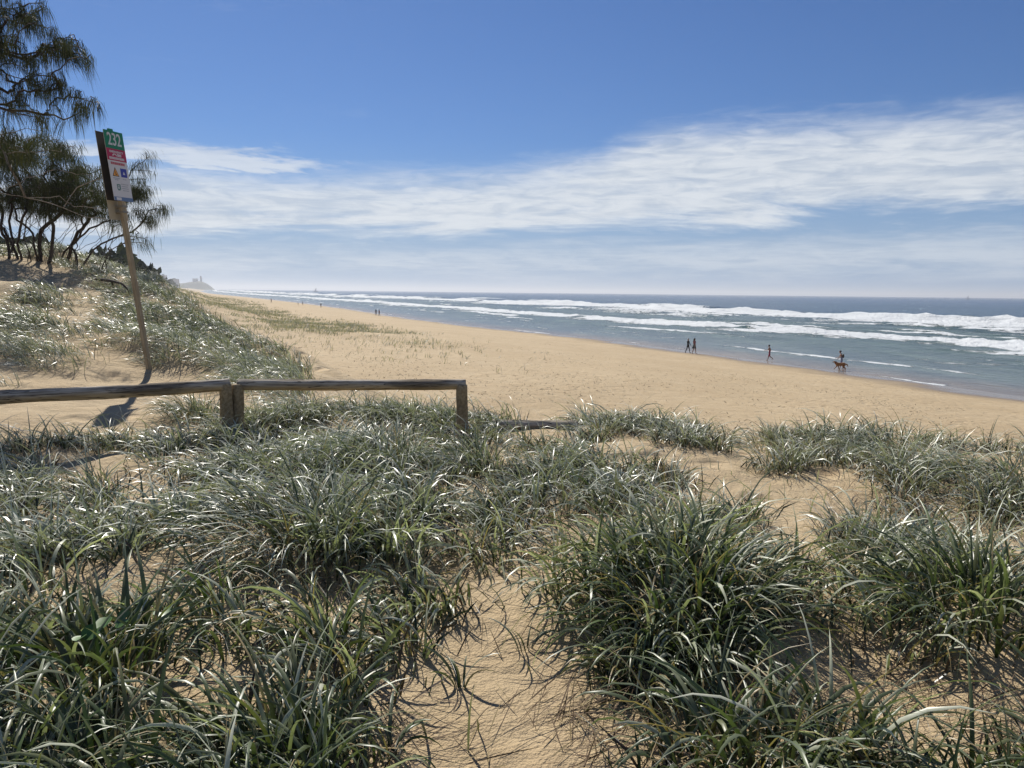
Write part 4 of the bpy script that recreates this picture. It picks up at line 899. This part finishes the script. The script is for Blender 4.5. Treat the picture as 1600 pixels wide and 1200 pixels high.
def person(label, px, py, hgt, heading, top, bottom, skin, hair, stride=.25, legs='long', arms=(0, 0), bend=0.0, dress=None, hat=None, group='people walking on the beach', loc=None, elbow=.0, run=False, lift=0, hair_long=False, pack=None, feet=True, coloured_sleeves=True):
    g = ground_at(px, py) if loc is None else np.array(loc); rt = empty('person', (g[0], g[1], max(g[2], 0.0) + lift), label=label, category='person', group=group); rt.rotation_euler.z = heading; k = hgt / 1.75; rt.scale = (k, k, k)
    fw = bend; V = []; E = []; R = []; M = []; N = {}
    def v(n, p, r): N[n] = len(V); V.append(np.array(p, float)); R.append(r)
    def e(a, b, m): E.append((N[a], N[b])); M.append(m)
    # 0 skin 1 top 2 bottom 3 shoes
    lean = lambda z: fw * max(0, z - .95)
    v('pelvis', (0, 0, .95), (.145, .105)); v('waist', (0, lean(1.12), 1.12), (.128, .09)); v('chest', (0, lean(1.33) + .01, 1.33), (.158, .105)); v('collar', (0, lean(1.44), 1.44), (.10, .075)); v('neck', (0, lean(1.52) + .01, 1.515), .052)
    v('jaw', (0, lean(1.58) + .035 + fw * .1, 1.575), (.062, .068)); v('skull', (0, lean(1.66) + .02 + fw * .1, 1.665), (.078, .092)); v('crown', (0, lean(1.7) + .01 + fw * .1, 1.72), (.055, .065)); v('nose', (0, lean(1.62) + .125 + fw * .1, 1.615), .014)
    for a, b, m in (('pelvis', 'waist', 2), ('waist', 'chest', 1), ('chest', 'collar', 1), ('collar', 'neck', 0), ('neck', 'jaw', 0), ('jaw', 'skull', 0), ('skull', 'crown', 0), ('jaw', 'nose', 0)): e(a, b, m)
    for s, sn in ((-1, 'l'), (1, 'r')):
        sw_ = arms[0] if s < 0 else arms[1]
        v('sh' + sn, (s * .175, lean(1.42), 1.415), .058); eb = (s * .225, lean(1.15) + .29 * math.sin(sw_), 1.415 - .29 * math.cos(sw_)); v('el' + sn, eb, .042); a2 = sw_ + elbow + .15
        wr = (s * .235 - s * elbow * .06, eb[1] + .25 * math.sin(a2), eb[2] - .25 * math.cos(a2)); v('wr' + sn, wr, .028); dv = np.array((0, math.sin(a2), -math.cos(a2))); pm = np.array(wr) + dv * .06; v('pa' + sn, pm, (.036, .018))
        e('collar', 'sh' + sn, 1); e('sh' + sn, 'el' + sn, 1 if coloured_sleeves else 0); e('el' + sn, 'wr' + sn, 1 if coloured_sleeves == 'long' else 0); e('wr' + sn, 'pa' + sn, 0)
        fr = np.cross(dv, (1, 0, 0))
        for fi, (sp_, ln) in enumerate(((-.024, .072), (-.008, .082), (.008, .078), (.024, .062))):
            v(f'f{fi}{sn}', pm + dv * .05 + fr * sp_, .0095); v(f'g{fi}{sn}', pm + dv * (.05 + ln * .9) + fr * sp_ - np.array((s * .018, 0, 0)), .0075); e('pa' + sn, f'f{fi}{sn}', 0); e(f'f{fi}{sn}', f'g{fi}{sn}', 0)
        v('th' + sn, np.array(wr) + dv * .06 + fr * -.05, .010); e('wr' + sn, 'th' + sn, 0)
        ph = stride * s; kn_b = .75 if run and s < 0 else (.28 if ph < 0 else .06)
        v('hip' + sn, (s * .088, 0, .90), .088); kn = (s * .095, .43 * math.sin(ph) + (.05 if ph < 0 else .02), .90 - .43 * math.cos(ph)); v('kn' + sn, kn, .058); a3 = ph - kn_b
        an_ = (s * .095, kn[1] + .42 * math.sin(a3), kn[2] - .42 * math.cos(a3)); v('an' + sn, an_, .036); hd = -(.55 if (ph < 0) else 0); v('toe' + sn, (s * .105, an_[1] + .17 * math.cos(hd), max(an_[2] - .035 + .17 * math.sin(hd), .02)), .032)
        e('pelvis', 'hip' + sn, 2); e('hip' + sn, 'kn' + sn, 2 if legs != 'dress' else 0); e('kn' + sn, 'an' + sn, 2 if legs == 'long' else 0); e('an' + sn, 'toe' + sn, 3)
    skin_body('body', V, E, R, M, [skin, top, bottom, bottom if legs == 'long' else skin], rt)
    body = rt.children[0]; zmin = min(v_.co.z for v_ in body.data.vertices); rt.location.z -= zmin * k - .01
    hy = lean(1.66) + fw * .1
    bm = bmesh.new(); bmesh.ops.create_uvsphere(bm, u_segments=14, v_segments=10, radius=1)
    for vv in bm.verts: vv.co = Vector((vv.co.x * .094, vv.co.y * .112 - .004 + hy, vv.co.z * .105 + 1.685))
    bmesh.ops.delete(bm, geom=[vv for vv in bm.verts if vv.co.z < 1.60 + (.07 if vv.co.y > .04 + hy else 0) - (.18 if hair_long else 0)], context='VERTS')
    bm_obj('hair', bm, hair, rt, True)
    if hair_long: v_, q = tube_np([(0, hy - .09, 1.68), (0, hy - .12, 1.58), (0, hy - .12, 1.46), (0, hy - .11, 1.38)], (.06, .055, .045, .02), 8); mesh_np('ponytail', v_, q, hair, parent=rt)
    for s in (-1, 1): bm = bmesh.new(); bmesh.ops.create_uvsphere(bm, u_segments=8, v_segments=6, radius=1, matrix=Matrix.Translation((s * .084, hy + .01, 1.635)) @ Matrix.Diagonal((.013, .022, .032, 1))); bm_obj('ear', bm, skin, rt, True)
    if hat:
        an = np.linspace(0, 2 * np.pi, 18, endpoint=False); V2 = np.array([(r * math.cos(a), r * math.sin(a) * 1.05 + hy, z) for r, z in ((.17, 1.70), (.108, 1.715), (.10, 1.79), (.06, 1.82), (.002, 1.825)) for a in an]); mesh_np('hat', V2, grid_quads(5, 18, True), hat, parent=rt)
    if dress:
        an = np.linspace(0, 2 * np.pi, 24, endpoint=False); rng_ = random.Random(px); V2 = np.array([(r * rx * math.cos(a) * (1 + .06 * math.sin(a * 5 + z * 9) * (z < .8)), r * math.sin(a) * (1 + .06 * math.cos(a * 6) * (z < .8)) + (1.0 - z) * dress[1], z) for r, rx, z in ((.118, 1.25, 1.10), (.15, 1.15, .95), (.19, 1.1, .78), (.235, 1.1, dress[2])) for a in an])
        mesh_np('skirt', V2, grid_quads(4, 24, True), dress[0], parent=rt)
    if pack:
        bm = bmesh.new(); box_bm(bm, (0, -.17 + lean(1.25), 1.24), (.30, .16, .42), .06); bm_obj('backpack', bm, pack, rt, True)
    return rt
def people():
    black = simple('black_cloth', (.012, .012, .014), .8, .2); mauve = simple('mauve_cloth', (.26, .10, .12), .8); gry = simple('grey_cloth', (.10, .105, .10), .8); red = simple('maroon_shorts', (.34, .03, .07), .7)
    bl = simple('blue_grey_shorts', (.20, .23, .34), .7); hairb = simple('hair_black', (.012, .01, .009), .5); hairg = simple('hair_grey', (.42, .40, .40), .6); brown = simple('backpack_brown', (.09, .065, .045), .7); redt = simple('red_shirt', (.30, .045, .05), .8); navy = simple('navy_cloth', (.03, .035, .05), .8); wht = simple('pale_cloth', (.42, .42, .42), .8)
    R = rad
    person('grey haired walker in black top and trousers, left of the strolling pair', 1074.5, 552, 1.72, R(-62), black, black, SKIN, hairg, .30, 'long', (.35, .25), .02, coloured_sleeves='long', elbow=.35)
    person('dark haired walker in mauve top and grey skirt, right of the strolling pair', 1084.5, 553, 1.80, R(-60), mauve, gry, SKIN2, hairb, .20, 'dress', (.2, -.35), 0, (gry, -.12, .62), hair_long=True)
    person('lone runner with bare chest and maroon shorts near the water', 1202, 564, 1.70, R(60), SKIN2, red, SKIN2, hairb, .24, 'short', (.5, -.4), .12, run=True, elbow=.9)
    p = ground_at(1315, 580); p2 = at_y(1314.5, 575.5, 74.0); x_ = p2[0]; z_ = float(H(x_, 74.0))
    person('shirtless person with a brown backpack wading behind the dog', 0, 0, 1.74, R(75), SKIN2, bl, SKIN2, hairb, .12, 'short', (.35, .5), .22, loc=(x_, 74.0, z_), pack=brown, elbow=.5)
    person('left one of the far pair standing at the water line', 587.5, 493, 1.72, R(20), navy, navy, SKIN, hairb, .15, 'long', (.1, -.1))
    person('right one of the far pair, slightly lower on the sand', 592.5, 494, 1.72, R(-30), mauve, navy, SKIN, hairb, .2, 'long', (.2, -.2))
    person('single distant figure in dark clothes left of the far pair', 501.5, 481, 1.75, R(10), navy, navy, SKIN, hairb, .15, 'long', (.1, -.1))
    person('tiny distant bather left of the single dark figure', 473, 477, 1.7, R(-40), gry, navy, SKIN, hairb, .2, 'short', (.1, -.1))
    person('tiniest distant figure bending at the water line', 466, 477.5, 1.2, R(70), navy, navy, SKIN, hairb, .1, 'short', (.3, .3), .3)
    person('farthest walker in a red shirt on the upper beach', 424, 473.5, 1.78, R(-20), redt, navy, SKIN, hairb, .22, 'long', (.2, -.2))
people()
def dog():
    fur = simple('golden_brown_fur', (.36, .16, .05), .75, .35, 9); dark = simple('dark_muzzle', (.10, .045, .02), .7); collar_m = simple('collar_red', (.2, .03, .03), .6); noseb = simple('dog_nose', (.01, .01, .01), .3)
    g = ground_at(1313, 579.5); rt = empty('dog', g, label='golden brown dog trotting left along the water edge', category='dog'); rt.rotation_euler.z = rad(182); s = 1.32; rt.scale = (s, s, s)
    V = []; E = []; R = []; M = []; N = {}
    def v(n, p, r): N[n] = len(V); V.append(np.array(p, float)); R.append(r)
    def e(a, b, m=0): E.append((N[a], N[b])); M.append(m)
    v('loin', (-.12, 0, .48), (.115, .135)); v('belly', (.05, 0, .45), (.125, .15)); v('chest', (.22, 0, .43), (.13, .175)); v('wither', (.29, 0, .51), (.10, .13)); v('neck', (.38, 0, .575), .085); v('poll', (.45, 0, .645), .066); v('stop', (.52, 0, .63), .05); v('muz', (.60, 0, .605), .032)
    v('rump', (-.27, 0, .47), (.11, .13)); v('t1', (-.37, 0, .50), .05); v('t2', (-.46, 0, .44), .05); v('t3', (-.52, 0, .34), .026); v('t4', (-.55, 0, .29), .012)
    for a, b in (('loin', 'belly'), ('belly', 'chest'), ('chest', 'wither'), ('wither', 'neck'), ('neck', 'poll'), ('poll', 'stop'), ('loin', 'rump'), ('rump', 't1'), ('t1', 't2'), ('t2', 't3'), ('t3', 't4')): e(a, b)
    e('stop', 'muz', 1)
    for sy, n, f0, h0 in ((-1, 'a', .12, -.10), (1, 'b', -.10, .12)):
        v('sh' + n, (.25, sy * .075, .40), .055); v('el' + n, (.22 + f0 * .3, sy * .085, .28), .036); v('wr' + n, (.24 + f0, sy * .085, .14 + max(f0, 0) * .6), .024); v('pw' + n, (.25 + f0 * 1.2, sy * .085, .03 + max(f0, 0) * .7), .024); v('pt' + n, (.30 + f0 * 1.2, sy * .085, .02 + max(f0, 0) * .6), .022)
        for a, b in (('chest', 'sh'), ('sh', 'el'), ('el', 'wr'), ('wr', 'pw'), ('pw', 'pt')): e(a if a == 'chest' else a + n, b + n)
        v('hp' + n, (-.26, sy * .075, .40), .065); v('kn' + n, (-.20 + h0 * .4, sy * .085, .29), .045); v('hk' + n, (-.34 + h0 * .8, sy * .085, .17), .027); v('hf' + n, (-.31 + h0 * .9, sy * .085, .03), .023); v('ht' + n, (-.26 + h0 * .9, sy * .085, .02), .022)
        for a, b in (('rump', 'hp'), ('hp', 'kn'), ('kn', 'hk'), ('hk', 'hf'), ('hf', 'ht')): e(a if a == 'rump' else a + n, b + n)
    b = skin_body('body', V, E, R, M, [fur, dark], rt)
    rt.location.z = max(g[2], 0) - min(v_.co.z for v_ in b.data.vertices) * s
    for sy in (-1, 1):
        bm = bmesh.new(); bmesh.ops.create_uvsphere(bm, u_segments=8, v_segments=6, radius=1, matrix=Matrix.Translation((.43, sy * .07, .635)) @ Matrix.Rotation(sy * .25, 4, 'X') @ Matrix.Diagonal((.032, .012, .06, 1))); bm_obj('ear', bm, dark, rt, True)
    bm = bmesh.new(); bmesh.ops.create_uvsphere(bm, u_segments=8, v_segments=6, radius=.017, matrix=Matrix.Translation((.632, 0, .615))); bm_obj('nose', bm, noseb, rt, True)
    an = np.linspace(0, 2 * np.pi, 14, endpoint=False); ax = np.array((.78, 0, .62)); A = np.array((0, 1., 0)); Bv = np.cross(ax, A)
    V2 = np.array([np.array((.36, 0, .575)) + ax * o_ + .099 * (math.cos(a) * A + math.sin(a) * Bv) for o_ in (-.014, .014) for a in an]); mesh_np('collar', V2, grid_quads(2, 14, True), collar_m, parent=rt)
dog()

# ------------------------------------------------------------------ wrack and twigs on the beach
def wrack():
    sw = Sward(); rg = np.random.default_rng(83); N = 30000
    y = np.exp(rg.uniform(np.log(20), np.log(95), N)); x = rg.uniform(-.4, .7, N) * y; s = (shore(y) - x) * shore_cos(y); pat = fbm(x / 4, y / 7, 3, 88); z = H(x, y); px, py = to_px(np.stack((x, y, z), -1))
    d = sm(12, 22, s) * np.clip(.16 + .7 * pat, 0, 1) + .35 * sm(28, 36, s) * np.clip(.1 + pat + .35 * (px < 760), 0, 1); keep = (rg.uniform(0, 1, N) < d) & (brow_sd(x, y) > 2); x, y = x[keep], y[keep]; n = len(x)
    base = np.stack((x, y, H(x, y) + .008), -1); u = rg.uniform(0, 1, (n, 1)); col = np.where(u < .6, np.array((.06, .045, .03)), np.array((.16, .15, .12)))
    sw.add(*blades(base, rg.uniform(0, 6.28, n), rg.uniform(1.0, 1.5, n), rg.uniform(0, .4, n), rg.uniform(.06, .22, n), rg.uniform(.012, .035, n), col, 2, False, rg.normal(0, .6, n)))
    sw.build('beach_wrack', M_DRY, label='scattered twigs and weed on the open beach sand', category='debris', kind='stuff')
wrack()

# ------------------------------------------------------------------ sea-spray haze
def haze():
    bm = bmesh.new(); box_bm(bm, (0, 15000, 45), (90000, 60000, 150)); o = bm_obj('haze', bm, None, None, kind='stuff', label='thin salt haze over the sea and far beach', category='haze')
    m = bpy.data.materials.new('salt_haze'); m.use_nodes = True; t = NT(m.node_tree); t.n.clear(); out = t.new('ShaderNodeOutputMaterial'); p = t.new('ShaderNodeVolumePrincipled')
    p.inputs['Color'].default_value = (.93, .96, 1, 1); p.inputs['Density'].default_value = .00012; p.inputs['Anisotropy'].default_value = .3; t.l.new(p.outputs[0], out.inputs['Volume'])
    o.data.materials.append(m)
if True: haze()
